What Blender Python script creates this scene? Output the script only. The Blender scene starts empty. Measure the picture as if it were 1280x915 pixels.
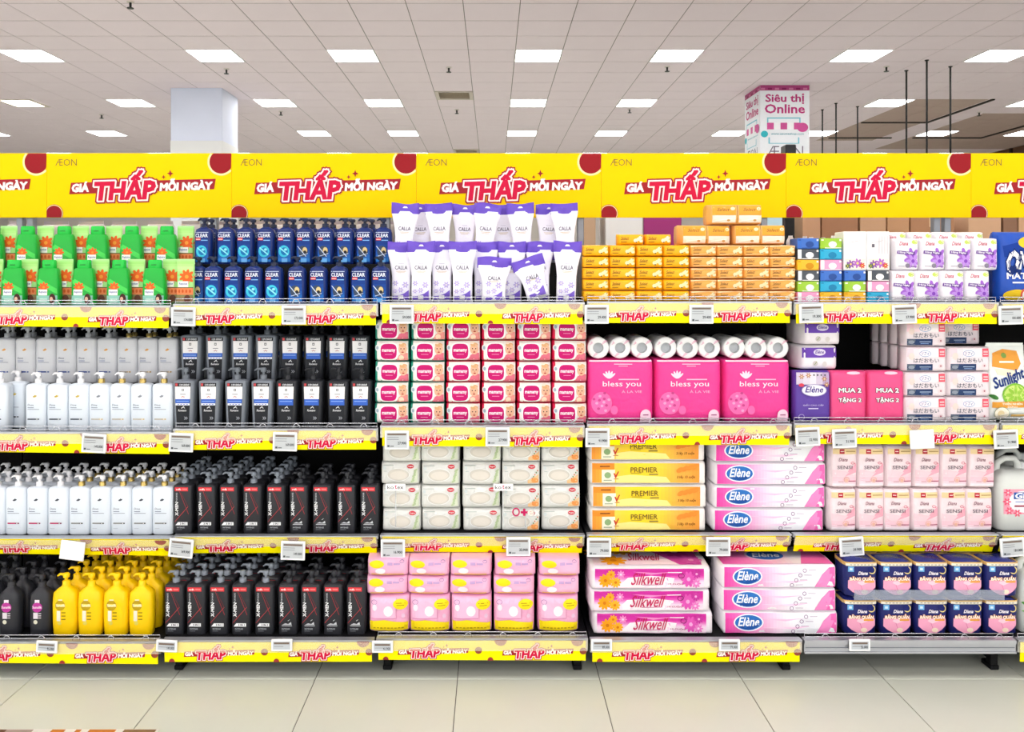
import bpy, math, random
from mathutils import Vector, Matrix
from mathutils.geometry import tessellate_polygon

R = random.Random(7)
C = bpy.context.scene.collection
sc = bpy.context.scene

# ------------------------------------------------------------------ camera
EYE, F, VX, VY = 1.71, 1040.0, 616.0, 342.0
cam_d = bpy.data.cameras.new('camera')
cam_d.sensor_width = 36.0
cam_d.lens = F / 1280 * 36.0
cam_d.shift_x = (640 - VX) / 1280
cam_d.shift_y = -(457.5 - VY) / 1280
cam_d.clip_start = 0.05
cam_d.clip_end = 200
cam = bpy.data.objects.new('camera', cam_d)
cam.location = (0, 0, EYE)
cam.rotation_euler = (math.pi / 2, 0, 0)
C.objects.link(cam)
sc.camera = cam

# ------------------------------------------------------------------ world and exposure
w = bpy.data.worlds.new('store_air')
sc.world = w
w.use_nodes = True
w.node_tree.nodes['Background'].inputs[0].default_value = (1.0, 1.0, 1.0, 1)
w.node_tree.nodes['Background'].inputs[1].default_value = 1.3
LAMP = 11.0
sc.view_settings.view_transform = 'Standard'
sc.view_settings.look = 'None'
sc.view_settings.exposure = 0.74
sc.view_settings.gamma = 1.0
sc.cycles.use_denoising = True
sc.cycles.max_bounces = 8
sc.cycles.transparent_max_bounces = 12
sc.cycles.caustics_reflective = False
sc.cycles.caustics_refractive = False


def PX(px, d):
    return (px - VX) / F * d


def PZ(py, d):
    return EYE + (VY - py) / F * d


# ------------------------------------------------------------------ materials
def lin(h):
    h = h.lstrip('#')
    out = []
    for i in (0, 2, 4):
        c = int(h[i:i + 2], 16) / 255
        out.append(c / 12.92 if c <= .04045 else ((c + .055) / 1.055) ** 2.4)
    return tuple(out)


_M = {}


def M(h, rough=.45, metal=0.0, var=.06, scale=30, bump=0.0, bscale=60, coat=0.0, alpha=1.0, emit=0.0, spec=.3):
    k = (spec, h, rough, metal, var, scale, bump, bscale, coat, alpha, emit)
    if k in _M:
        return _M[k]
    m = bpy.data.materials.new('mat_' + h.strip('#'))
    m.use_nodes = True
    nt = m.node_tree
    b = nt.nodes['Principled BSDF']
    c = lin(h)
    b.inputs['Base Color'].default_value = (*c, 1)
    b.inputs['Roughness'].default_value = rough
    b.inputs['Metallic'].default_value = metal
    b.inputs['Coat Weight'].default_value = coat
    b.inputs['Specular IOR Level'].default_value = spec
    if var > 0 or bump > 0:
        tc = nt.nodes.new('ShaderNodeTexCoord')
        nz = nt.nodes.new('ShaderNodeTexNoise')
        nz.inputs['Scale'].default_value = scale
        nz.inputs['Detail'].default_value = 3
        nt.links.new(tc.outputs['Object'], nz.inputs['Vector'])
        if var > 0:
            mx = nt.nodes.new('ShaderNodeMix')
            mx.data_type = 'RGBA'
            lo = tuple(x * (1 - var) for x in c)
            hi = tuple(min(1, x * (1 + var)) for x in c)
            mx.inputs[6].default_value = (*lo, 1)
            mx.inputs[7].default_value = (*hi, 1)
            nt.links.new(nz.outputs['Fac'], mx.inputs[0])
            nt.links.new(mx.outputs[2], b.inputs['Base Color'])
        if bump > 0:
            n2 = nt.nodes.new('ShaderNodeTexNoise')
            n2.inputs['Scale'].default_value = bscale
            n2.inputs['Detail'].default_value = 2
            n2.inputs['Distortion'].default_value = 1.2
            nt.links.new(tc.outputs['Object'], n2.inputs['Vector'])
            bp = nt.nodes.new('ShaderNodeBump')
            bp.inputs['Strength'].default_value = bump
            bp.inputs['Distance'].default_value = .006
            nt.links.new(n2.outputs['Fac'], bp.inputs['Height'])
            nt.links.new(bp.outputs['Normal'], b.inputs['Normal'])
    if alpha < 1:
        b.inputs['Alpha'].default_value = alpha
    if emit > 0:
        b.inputs['Emission Color'].default_value = (*c, 1)
        b.inputs['Emission Strength'].default_value = emit
    _M[k] = m
    return m


def ink(h):
    return M(h, .42, 0, .03, 40, spec=.15)


def film(h):           # glossy printed plastic film with soft creases
    return M(h, .28, 0, .05, 18, .35, 26)


# ------------------------------------------------------------------ mesh collector
class G:
    def __init__(s):
        s.v, s.f, s.m, s.sm, s.mats = [], [], [], [], []

    def mi(s, mat):
        if mat not in s.mats:
            s.mats.append(mat)
        return s.mats.index(mat)

    def add(s, vs, fs, mat, smooth=False):
        b = len(s.v)
        s.v.extend(tuple(x) for x in vs)
        k = s.mi(mat)
        for f in fs:
            s.f.append(tuple(b + i for i in f))
            s.m.append(k)
            s.sm.append(smooth)
        return s

    def box(s, x0, x1, y0, y1, z0, z1, mat, c=0.0):
        if c <= 0:
            vs = [(x, y, z) for z in (z0, z1) for y in (y0, y1) for x in (x0, x1)]
            fs = [(0, 2, 3, 1), (4, 5, 7, 6), (0, 1, 5, 4), (2, 6, 7, 3), (0, 4, 6, 2), (1, 3, 7, 5)]
            return s.add(vs, fs, mat)
        vs, idx = [], {}
        for sx in (0, 1):
            for sy in (0, 1):
                for sz in (0, 1):
                    p = [(x0, x1)[sx], (y0, y1)[sy], (z0, z1)[sz]]
                    q = [(c, -c)[sx], (c, -c)[sy], (c, -c)[sz]]
                    for a in range(3):
                        r = [p[i] + (q[i] if i != a else 0) for i in range(3)]
                        idx[(sx, sy, sz, a)] = len(vs)
                        vs.append(r)
        fs = []
        mid = ((x0 + x1) / 2, (y0 + y1) / 2, (z0 + z1) / 2)

        def quad(ids):
            a, b_, c_ = (Vector(vs[i]) for i in ids[:3])
            n = (b_ - a).cross(c_ - a)
            cen = sum((Vector(vs[i]) for i in ids), Vector()) / len(ids)
            fs.append(tuple(ids) if n.dot(cen - Vector(mid)) > 0 else tuple(reversed(ids)))
        for a in range(3):
            o = [i for i in range(3) if i != a]
            for sa in (0, 1):
                ids = []
                for p, q in ((0, 0), (1, 0), (1, 1), (0, 1)):
                    k = [0, 0, 0]
                    k[a], k[o[0]], k[o[1]] = sa, p, q
                    ids.append(idx[(*k, a)])
                quad(ids)
        for a in range(3):
            o = [i for i in range(3) if i != a]
            for p in (0, 1):
                for q in (0, 1):
                    k0, k1 = [0, 0, 0], [0, 0, 0]
                    k0[o[0]] = k1[o[0]] = p
                    k0[o[1]] = k1[o[1]] = q
                    k0[a], k1[a] = 0, 1
                    quad([idx[(*k0, o[0])], idx[(*k1, o[0])], idx[(*k1, o[1])], idx[(*k0, o[1])]])
        for k in [(x, y, z) for x in (0, 1) for y in (0, 1) for z in (0, 1)]:
            quad([idx[(*k, 0)], idx[(*k, 1)], idx[(*k, 2)]])
        return s.add(vs, fs, mat)

    def loft(s, rings, mat, smooth=True, cap=(True, True), closed=True):
        n = len(rings[0])
        vs = [p for r in rings for p in r]
        fs = []
        for i in range(len(rings) - 1):
            for j in range(n if closed else n - 1):
                a, b = i * n + j, i * n + (j + 1) % n
                fs.append((a, b, b + n, a + n))
        s.add(vs, fs, mat, smooth)
        if cap[0]:
            s.add(rings[0], [tuple(reversed(range(n)))], mat)
        if cap[1]:
            s.add(rings[-1], [tuple(range(n))], mat)
        return s

    def cyl(s, cx, cy, prof, mat, n=14, cap=(True, True)):
        rings = [[(cx + r * math.cos(2 * math.pi * k / n), cy + r * math.sin(2 * math.pi * k / n), z) for k in range(n)] for z, r in prof]
        return s.loft(rings, mat, True, cap)

    def tube(s, pts, r, mat, n=6):
        pts = [Vector(p) for p in pts]
        rings = []
        for i, p in enumerate(pts):
            t = (pts[min(i + 1, len(pts) - 1)] - pts[max(i - 1, 0)]).normalized()
            up = Vector((0, 1, 0)) if abs(t.y) < .9 else Vector((1, 0, 0))
            a = t.cross(up).normalized()
            b = t.cross(a)
            rr = r[i] if isinstance(r, (list, tuple)) else r
            rings.append([tuple(p + rr * (math.cos(2 * math.pi * k / n) * a - math.sin(2 * math.pi * k / n) * b)) for k in range(n)])
        return s.loft(rings, mat)

    def mesh(s, name):
        me = bpy.data.meshes.new(name)
        me.from_pydata(s.v, [], s.f)
        for m in s.mats:
            me.materials.append(m)
        me.polygons.foreach_set('material_index', s.m)
        me.polygons.foreach_set('use_smooth', s.sm)
        me.update()
        return me


# ------------------------------------------------------------------ text
_T = {}


def text_tris(body, bold=.0, shear=0.0):
    """outline of a line of lettering as flat faces; bold > 0 thickens every stroke by laying a band along its edge"""
    k = (body, bold, shear)
    if k not in _T:
        if bold > 0:
            v, t = text_tris(body, 0, shear)
            seen = {}
            for f in t:
                for i in range(len(f)):
                    a, b = f[i], f[(i + 1) % len(f)]
                    seen[(min(a, b), max(a, b))] = seen.get((min(a, b), max(a, b)), 0) + 1
            v, t = list(v), list(t)
            for (a, b), n in seen.items():
                if n == 1:
                    p, q = v[a], v[b]
                    L = math.hypot(q[0] - p[0], q[1] - p[1])
                    if L < 1e-6:
                        continue
                    ux, uz = (q[0] - p[0]) / L * bold, (q[1] - p[1]) / L * bold
                    e = .8
                    m = len(v)
                    v += [(p[0] - ux * e + uz, p[1] - uz * e - ux), (q[0] + ux * e + uz, q[1] + uz * e - ux), (q[0] + ux * e - uz, q[1] + uz * e + ux), (p[0] - ux * e - uz, p[1] - uz * e + ux)]
                    t.append((m, m + 1, m + 2, m + 3))
            _T[k] = (v, t)
            return _T[k]
        cu = bpy.data.curves.new('lettering', 'FONT')
        cu.body = body
        cu.resolution_u = 2
        cu.offset = bold
        cu.shear = shear
        ob = bpy.data.objects.new('lettering', cu)
        C.objects.link(ob)
        me = bpy.data.meshes.new_from_object(ob.evaluated_get(bpy.context.evaluated_depsgraph_get()))
        _T[k] = ([tuple(v.co)[:2] for v in me.vertices], [tuple(p.vertices) for p in me.polygons])
        bpy.data.objects.remove(ob)
        bpy.data.curves.remove(cu)
        bpy.data.meshes.remove(me)
    return _T[k]


# ------------------------------------------------------------------ flat print that follows a front surface
class P(G):
    def __init__(s, surf=None, base=.0006, step=.00025, maxlen=None):
        super().__init__()
        s.surf = surf or (lambda x, z: 0.0)
        s.lay, s.step, s.maxlen = base, step, maxlen
        s.xf = lambda x, z: (x, z)
        s.marks = []

    def put(s, pts, tris, col, smooth=False):
        mat = ink(col) if isinstance(col, str) else col
        tr = []
        pts = [s.xf(*p) for p in pts]
        if s.maxlen:
            todo = list(tris)
            while todo:
                t = todo.pop()
                if len(t) > 3:
                    todo += [(t[0], t[i], t[i + 1]) for i in range(1, len(t) - 1)]
                    continue
                e = [((pts[t[i]][0] - pts[t[(i + 1) % 3]][0]) ** 2 + (pts[t[i]][1] - pts[t[(i + 1) % 3]][1]) ** 2, i) for i in range(3)]
                L, i = max(e)
                if L > s.maxlen ** 2:
                    a, b, c = t[i], t[(i + 1) % 3], t[(i + 2) % 3]
                    pts.append(((pts[a][0] + pts[b][0]) / 2, (pts[a][1] + pts[b][1]) / 2))
                    n = len(pts) - 1
                    todo += [(a, n, c), (n, b, c)]
                else:
                    tr.append(t)
        else:
            tr = tris
        vs = [(x, s.surf(x, z) - s.lay, z) for x, z in pts]
        out = []
        for t in tr:     # make every face look towards -y
            a = sum(pts[t[i]][0] * pts[t[(i + 1) % len(t)]][1] - pts[t[(i + 1) % len(t)]][0] * pts[t[i]][1] for i in range(len(t)))
            out.append(tuple(t) if a > 0 else tuple(reversed(t)))
        f0, v0 = len(s.f), len(s.v)
        s.add(vs, out, mat, False)
        s.marks.append((min(p[0] for p in pts), max(p[0] for p in pts), min(p[1] for p in pts), max(p[1] for p in pts), f0, len(s.f), v0, len(s.v)))
        s.lay += s.step
        return s

    def islands(s):
        """printed marks that stand well apart, each as a mesh collector of its own"""
        n = len(s.marks)
        root = list(range(n))

        def find(i):
            while root[i] != i:
                i = root[i]
            return i
        for i in range(n):
            for j in range(i):
                a, b = s.marks[i], s.marks[j]
                gx, gz = max(0, a[0] - b[1], b[0] - a[1]), max(0, a[2] - b[3], b[2] - a[3])
                if math.hypot(gx, gz) <= .018:
                    root[find(i)] = find(j)
        out = {}
        for i, m in enumerate(s.marks):
            g = out.setdefault(find(i), G())
            b = len(g.v)
            g.v.extend(s.v[m[6]:m[7]])
            for k in range(m[4], m[5]):
                g.f.append(tuple(q - m[6] + b for q in s.f[k]))
                g.m.append(g.mi(s.mats[s.m[k]]))
                g.sm.append(False)
        return list(out.values())

    def poly(s, pts, col):
        t = tessellate_polygon([[Vector((x, z, 0)) for x, z in pts]])
        return s.put(list(pts), [tuple(q) for q in t], col)

    def rect(s, x0, z0, x1, z1, col):
        return s.put([(x0, z0), (x1, z0), (x1, z1), (x0, z1)], [(0, 1, 2, 3)], col)

    def grad(s, x0, z0, x1, z1, cols, n=10, horiz=True):
        l0, st = s.lay, s.step
        s.step = 0
        for i in range(n):
            t = i / (n - 1) * (len(cols) - 1)
            k = min(int(t), len(cols) - 2)
            a, b, u = cols[k].lstrip('#'), cols[k + 1].lstrip('#'), t - k
            c = '#' + ''.join('%02x' % round(int(a[j:j + 2], 16) * (1 - u) + int(b[j:j + 2], 16) * u) for j in (0, 2, 4))
            if horiz:
                s.rect(x0 + (x1 - x0) * i / n, z0, x0 + (x1 - x0) * (i + 1) / n, z1, c)
            else:
                s.rect(x0, z0 + (z1 - z0) * i / n, x1, z0 + (z1 - z0) * (i + 1) / n, c)
        s.step = st
        s.lay = l0 + st
        return s

    def ell(s, cx, cz, rx, rz, col, n=18, a0=0, a1=2 * math.pi, rot=0):
        full = abs(a1 - a0 - 2 * math.pi) < 1e-6
        pts = []
        for k in range(n if full else n + 1):
            a = a0 + (a1 - a0) * k / n
            x, z = rx * math.cos(a), rz * math.sin(a)
            pts.append((cx + x * math.cos(rot) - z * math.sin(rot), cz + x * math.sin(rot) + z * math.cos(rot)))
        return s.put(pts, [tuple(range(len(pts)))], col)

    def ring(s, cx, cz, rx, rz, wd, col, n=20):
        pts = [(cx + (rx - q) * math.cos(2 * math.pi * k / n), cz + (rz - q) * math.sin(2 * math.pi * k / n)) for q in (0, wd) for k in range(n)]
        return s.put(pts, [(k, (k + 1) % n, n + (k + 1) % n, n + k) for k in range(n)], col)

    def line(s, x0, z0, x1, z1, wd, col):
        L = math.hypot(x1 - x0, z1 - z0)
        nx, nz = -(z1 - z0) / L * wd / 2, (x1 - x0) / L * wd / 2
        return s.put([(x0 + nx, z0 + nz), (x1 + nx, z1 + nz), (x1 - nx, z1 - nz), (x0 - nx, z0 - nz)], [(0, 1, 2, 3)], col)

    def flower(s, cx, cz, r, col, mid, petals=8, n=8):
        l0, st = s.lay, s.step
        s.step = 0
        for k in range(petals):
            s.lay = l0 + (k % 2) * .0001
            a = 2 * math.pi * k / petals
            s.ell(cx + .55 * r * math.cos(a), cz + .55 * r * math.sin(a), .47 * r, .22 * r, col, n, rot=a)
        s.step = st
        s.lay = l0 + st
        return s.ell(cx, cz, .25 * r, .25 * r, mid, 10)

    def text(s, body, cx, cz, wd, ht, col, bold=.015, shear=0.0, rot=0.0, outlines=()):
        """fit the lettering into a box wd x ht centred at (cx, cz); outlines: [(bold, colour), ...] laid under it"""
        base = text_tris(body, 0, shear)[0]
        if not base:
            return s
        xs, zs = [p[0] for p in base], [p[1] for p in base]
        x0, x1, z0, z1 = min(xs), max(xs), min(zs), max(zs)
        fx, fz = wd / max(x1 - x0, 1e-6), ht / max(z1 - z0, 1e-6)
        for b, c in list(outlines) + [(bold, col)]:
            v, t = text_tris(body, b, shear)
            pts = []
            for x, z in v:
                x, z = (x - (x0 + x1) / 2) * fx, (z - (z0 + z1) / 2) * fz
                pts.append((cx + x * math.cos(rot) - z * math.sin(rot), cz + x * math.sin(rot) + z * math.cos(rot)))
            ml, s.maxlen = s.maxlen, None
            b0 = len(s.v)
            s.put(pts, t, c)
            n0 = len(base)
            for i in range(n0, len(pts)):      # bands that cross each other get a hair of distance, so none are coplanar
                x, y, z = s.v[b0 + i]
                s.v[b0 + i] = (x, y - ((i - n0) // 4 % 11 + 1) * 1.4e-5, z)
            s.maxlen = ml
        return s


# ------------------------------------------------------------------ objects
def obj(name, me, parent=None, loc=None):
    o = bpy.data.objects.new(name, me)
    C.objects.link(o)
    if parent is not None:
        o.parent = parent
    if loc:
        o.location = loc
    return o


def thing(name, label, cat, loc=(0, 0, 0), rz=0.0, group=None, rot=None):
    o = bpy.data.objects.new(name, None)
    o.empty_display_size = .03
    C.objects.link(o)
    o.location = loc
    o.rotation_euler = rot if rot else (0, 0, rz)
    o['label'] = label
    o['category'] = cat
    if group:
        o['group'] = group
    return o


class Proto:
    """one kind of thing: its parts (name, mesh, sub-parts); put() sets a copy down with shared mesh data"""

    def __init__(s, name, cat, depth):
        s.name, s.cat, s.depth, s.parts = name, cat, depth, []

    def part(s, name, g, parent=None, label=None, loc=None):
        if isinstance(g, P):
            for q in g.islands():
                s.parts.append((name, q.mesh(name), parent, label, loc))
            return s
        me = g.mesh(name) if isinstance(g, G) else g
        s.parts.append((name, me, parent, label, loc))
        return s

    def put(s, px, front, z, label, group=None, rz=0.0, rot=None, x=None, small=False):
        if x is None:
            x = PX(px, front)
        t = thing(s.name, label, s.cat, (x, front + s.depth / 2, z + .0008), rz, group, rot)
        made = {}
        for name, me, par, lb, loc in s.parts:
            o = obj(name, me, made.get(par, t), loc)
            if lb:
                o['label'] = lb
            made[name] = o
        return t


def struct(name, me, parent=None):
    o = obj(name, me, parent)
    if parent is None:
        o['kind'] = 'structure'
    return o


ORD = ('first second third fourth fifth sixth seventh eighth ninth tenth eleventh twelfth thirteenth fourteenth fifteenth sixteenth '
       'seventeenth eighteenth nineteenth twentieth').split()
SHELF = ['top shelf', 'second shelf', 'third shelf', 'bottom shelf']

# ------------------------------------------------------------------ the room
H = 2.835
CEIL = EYE + H
TILE = .6
Y0 = 8.736                      # a joint of the ceiling grid
CX0 = -.012                     # centre of tile column 0
LIGHT_COLS = [-17, -13, -10, -6, -3, 1, 4, 8, 11, 15, 18]
LIGHT_ROWS = [-22, -17, -12, -7, -2, 3, 8, 13, 18]
VENTS = [(-1, 7), (-1, 17), (-13, 8)]

c_tile = M('#eee0e8', .85, 0, .025, 3)
c_tile2 = M('#bda79f', .85, 0, .03, 3)
c_grid = M('#8a807e', .7, 0, .04, 5)
slab = G().box(-14, 11.9, -6, 24, CEIL + .0045, CEIL + .12, c_grid)
ceil = struct('ceiling', slab.mesh('ceiling'))


def tile_mesh(mat):
    g = G()
    q, r, e = .2955, .2905, .003
    z = 0
    vs = [(-q, -r, .03), (q, -r, .03), (q, r, .03), (-q, r, .03), (-q, -r, e), (q, -r, e), (q, r, e), (-q, r, e),
          (-q + e, -r + e, z), (q - e, -r + e, z), (q - e, r - e, z), (-q + e, r - e, z)]
    fs = [(0, 1, 5, 4), (1, 2, 6, 5), (2, 3, 7, 6), (3, 0, 4, 7), (4, 5, 9, 8), (5, 6, 10, 9), (6, 7, 11, 10), (7, 4, 8, 11), (11, 10, 9, 8)]
    g.add(vs, fs, mat)
    return g


tm1, tm2 = tile_mesh(c_tile).mesh('tile'), tile_mesh(c_tile2).mesh('tile')
holes = {(a, b) for a in LIGHT_COLS for b in LIGHT_ROWS} | set(VENTS)


def brown_zone(x, y):
    return (6.9 < x < 8.2 and 13.4 < y < 18) or (8.8 < x < 11.8 and 14.6 < y < 19)


cells = [(a, b) for b in range(-24, 25) for a in range(-23, 20) if (a, b) not in holes]
inview = sorted((b, abs(a), a) for a, b in cells if b >= -1 and b < 18 and -.592 * (Y0 + b * TILE + .6) - .3 < CX0 + a * TILE < .638 * (Y0 + b * TILE + .6) + .3)
single = {(a, b) for b, _, a in inview[:300]}
rest = G()
for a, b in cells:
    x, y = CX0 + a * TILE, Y0 + (b + .5) * TILE
    if not (-14 < x < 11.75):
        continue
    br = brown_zone(x, y)
    if (a, b) in single:
        o = obj('tile', tm2 if br else tm1, ceil, (x, y, CEIL))
    else:
        t = tile_mesh(c_tile2 if br else c_tile)
        rest.add([(p[0] + x, p[1] + y, p[2] + CEIL) for p in t.v], t.f, t.mats[0])
o = struct('tile_field', rest.mesh('tile_field'), ceil)
o['kind'] = 'stuff'

# dark edging round the brown ceiling bays
edge = G()
kb = M('#2b2522', .6)
for x0, x1, y0, y1 in ((6.9, 8.1, 15.55, 15.6), (8.1, 8.15, 13.5, 15.6), (7.0, 8.3, 17.3, 17.36), (8.75, 10.2, 17.3, 17.36), (10.15, 10.2, 14.7, 17.36)):
    edge.box(x0, x1, y0, y1, CEIL - .02, CEIL + .005, kb)
struct('trim_1', edge.mesh('trim_1'))

# LED panels
Lp = Proto('ceiling_light', 'ceiling light', 0)
g = G()
wh = M('#f4f4f4', .5)
for a in ((-.297, .297, -.297, -.285), (-.297, .297, .285, .297), (-.297, -.285, -.285, .285), (.285, .297, -.285, .285)):
    g.box(*a, -.004, .03, wh)
Lp.part('frame', g)
Lp.part('diffuser', G().box(-.285, .285, -.285, .285, .002, .03, M('#fffdfa', .6, 0, 0, emit=LAMP)))
rn = {3: 'nearest row above the banner', 8: 'middle row above the banner', 13: 'third row above the banner', 18: 'far row hugging the banner top edge'}
ln = 0
for b in LIGHT_ROWS:
    for a in LIGHT_COLS:
        x, y = CX0 + a * TILE, Y0 + (b + .5) * TILE
        if not (-14 < x < 11.7):
            continue
        seen = b >= 3 and -.6 * y < x < .645 * y
        if b >= 3 and not seen and not (-.75 * y < x < .8 * y):
            continue
        if seen:
            vis = [q for q in LIGHT_COLS if -.6 * y < CX0 + q * TILE < .645 * y]
            lab = f'square white LED ceiling panel, {ORD[vis.index(a)]} from left, {rn[b]}'
        else:
            lab = 'square white LED ceiling panel over the shopping aisles, out of the picture'
        t = thing('ceiling_light', lab, 'ceiling light', (x, y, CEIL), 0, 'ceiling panels' if seen else 'ceiling panels out of the picture')
        for nm, me, *_ in Lp.parts:
            obj(nm, me, t)

# vents
for (a, b), lab in zip(VENTS, ('square slatted ceiling air vent above the centre of the yellow banner', 'far slatted ceiling air vent just above the banner edge', 'slatted ceiling air vent at the left edge of the ceiling')):
    t = thing('ceiling_vent', lab, 'vent', (CX0 + a * TILE, Y0 + (b + .5) * TILE, CEIL), 0, 'ceiling vents')
    g = G()
    vm = M('#cfc4bc', .5)
    for q in ((-.297, .297, -.297, -.24), (-.297, .297, .24, .297), (-.297, -.24, -.24, .24), (.24, .297, -.24, .24)):
        g.box(*q, -.012, .03, vm)
    obj('frame', g.mesh('frame'), t)
    obj('duct', G().box(-.24, .24, -.24, .24, .026, .03, M('#a3968c', .8)).mesh('duct'), t)
    sm = G().add([(-.24, -.018, -.006), (.24, -.018, -.006), (.24, .014, .022), (-.24, .014, .022), (-.24, -.014, -.008), (.24, -.014, -.008), (.24, .018, .02), (-.24, .018, .02)],
                 [(0, 1, 2, 3), (7, 6, 5, 4), (0, 4, 5, 1), (3, 2, 6, 7), (0, 3, 7, 4), (1, 5, 6, 2)], M('#d6c6ae', .5)).mesh('slat')
    for k in range(8):
        obj('slat', sm, t, (0, -.21 + k * .06, 0))

# sprinklers
g = G().cyl(0, 0, [(-.012, .035), (0, .04)], M('#d8d0cc', .4), 12)
g2 = G().cyl(0, 0, [(-.06, .012), (-.012, .014)], M('#222222', .4), 8).cyl(0, 0, [(-.072, .035), (-.066, .035)], M('#222222', .4), 10)
gm, gm2 = g.mesh('plate'), g2.mesh('nozzle')
for i, (px, py) in enumerate([(163, 2), (283, 86), (561, 84), (834, 83), (1108, 83), (127, 143), (351, 139), (571, 137), (787, 136), (1224, 140)]):
    d = F * H / (VY - py)
    near = i < 5
    t = thing('fire_sprinkler', f'small dark ceiling sprinkler, {ORD[i if near else i - 5]} from left in the {"nearer" if near else "farther"} row of sprinklers', 'sprinkler', (PX(px, d), d, CEIL), 0, 'ceiling sprinklers')
    obj('plate', gm, t)
    obj('nozzle', gm2, t)

# floor: tiles 0.6 m with thin joints
c_fl = M('#d6dacd', .24, 0, .035, 4, .02, 90)
grout = M('#55534c', .8)
fl = struct('floor', G().box(-14, 11.9, -6, 24, -.1, -.004, grout).mesh('floor'))
FX0, FY0 = -.149, 3.508
ft = G().box(-.2985, .2985, -.2985, .2985, -.02, 0, c_fl, .0012).mesh('tile')
restf = G()
for i in range(-23, 20):
    for j in range(-15, 34):
        x, y = FX0 + (i + .5) * TILE, FY0 + (j + .5) * TILE
        if not (-14 < x < 11.8):
            continue
        if j in (-1, 0) and -2.6 < x < 2.9:
            obj('tile', ft, fl, (x, y, 0))
        else:
            q = .2985
            restf.add([(x - q, y - q, 0), (x + q, y - q, 0), (x + q, y + q, 0), (x - q, y + q, 0)], [(0, 1, 2, 3)], c_fl)
o = struct('tile_field', restf.mesh('tile_field'), fl)
o['kind'] = 'stuff'

struct('wall_back', G().box(-14, 11.9, 24, 24.15, 0, CEIL + .1, M('#d8d2cc', .8, 0, .04, 2)).mesh('wall_back'))
g = G().box(11.75, 11.9, -6, 24, 0, CEIL + .1, M('#5b3a24', .6, 0, .2, 3))
for k in range(14):
    g.box(11.70, 11.76, 12 + k * .85, 12.06 + k * .85, 0, CEIL, M('#2c1a10', .6))
struct('wall_right', g.mesh('wall_right'))
struct('wall_left', G().box(-14.15, -14, -6, 24, 0, CEIL + .1, M('#dcd8d4', .8, 0, .04, 2)).mesh('wall_left'))

# ------------------------------------------------------------------ columns
d1 = 12.71
t = thing('square_column', 'plain white square column rising behind the banner to the ceiling', 'column', (PX(245.5, d1), d1 + .39, 0))
wc = M('#dae1f4', .6, 0, .03, 3)
g = G().box(-.395, .395, -.39, .39, 2.9, CEIL + .01, wc, .012)
obj('shaft', g.mesh('shaft'), t)
obj('lower_cladding', G().box(-.40, .40, -.395, .395, 0, 2.895 + .85, M('#dfe1e2', .6, 0, .03, 3), .01).mesh('lower_cladding'), t)['label'] = 'slightly greyer cladding'
# poster column
d2 = 12.49
t = thing('poster_column', 'square column wrapped in a white and pink online supermarket poster', 'column', (PX(981, d2), d2 + .375, 0))
obj('shaft', G().box(-.37, .37, -.37, .37, 0, CEIL + .01, M('#f2f2f4', .6), .01).mesh('shaft'), t)


def poster(p, wd):
    z1 = CEIL
    u = 12.49 / 1040
    k = wd / .75
    p.rect(-wd / 2, 1.5, wd / 2, z1 - .002, '#eef2f8')
    p.rect(-wd / 2, z1 - .085, wd / 2, z1 - .005, '#b0457f')
    for q in range(7):
        p.rect(-wd / 2 + (q + .1) * wd / 7, z1 - .075, -wd / 2 + (q + .7) * wd / 7, z1 - .045, '#8c2a5e' if q % 2 else '#d17aa8')
    p.text('Siêu thị', 0, z1 - .21, .58 * k, .15, '#c0397f', .024)
    p.text('Online', 0, z1 - .36, .6 * k, .13, '#c0397f', .024)
    p.rect(-.27 * k, z1 - .63, .24 * k, z1 - .49, '#7cc7d8')
    p.rect(-.25 * k, z1 - .63, .22 * k, z1 - .51, '#eef2f8')
    for q in range(5):
        p.rect((-.27 + q * .102) * k, z1 - .67, (-.27 + (q + 1) * .102) * k, z1 - .57, '#d0569a' if q % 2 == 0 else '#f6f6fa')
    p.ell(.27 * k, z1 - .64, .085 * k, .07, '#d0569a')
    p.ell(-.31 * k, z1 - .74, .055 * k, .05, '#37b5c2')
    p.text('www.aeoneshop.com', .04 * k, z1 - .74, .5 * k, .035, '#37a0b0', .01)
    for q in (-.25, .2):
        p.rect(q * k, z1 - .88, (q + .02) * k, z1 - .79, '#7cc7d8')
    p.rect(-.25 * k, z1 - .885, .22 * k, z1 - .875, '#7cc7d8')
    p.text('ÆON', 0, z1 - 1.0, .56 * k, .17, '#6d6478', -.012)
    return p


obj('front_poster_print', poster(P(lambda x, z: -.372), .74).mesh('front_poster_print'), t)
o = obj('side_poster_print', poster(P(lambda x, z: -.372), .74).mesh('side_poster_print'), t)
o.rotation_euler = (0, 0, -math.pi / 2)

# ceiling rods
for i, (px, py) in enumerate([(1133, 88), (1158.5, 75), (1188, 83), (1028, 137), (1045, 129), (1072, 133)]):
    d = F * H / (VY - py)
    near = i < 3
    t = thing('hanging_rod', f'thin black rod hanging from the ceiling, {ORD[i % 3]} from left of the {"longer" if near else "shorter"} three', 'rod', (PX(px, d), d, CEIL), 0, 'ceiling rods')
    bl = M('#1b1a1c', .5)
    obj('rod', G().cyl(0, 0, [(-1.75, .013), (.0, .013)], bl, 8).mesh('rod'), t)
    obj('ceiling_plate', G().cyl(0, 0, [(-.012, .024), (.0, .028)], bl, 10).mesh('ceiling_plate'), t)

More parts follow.
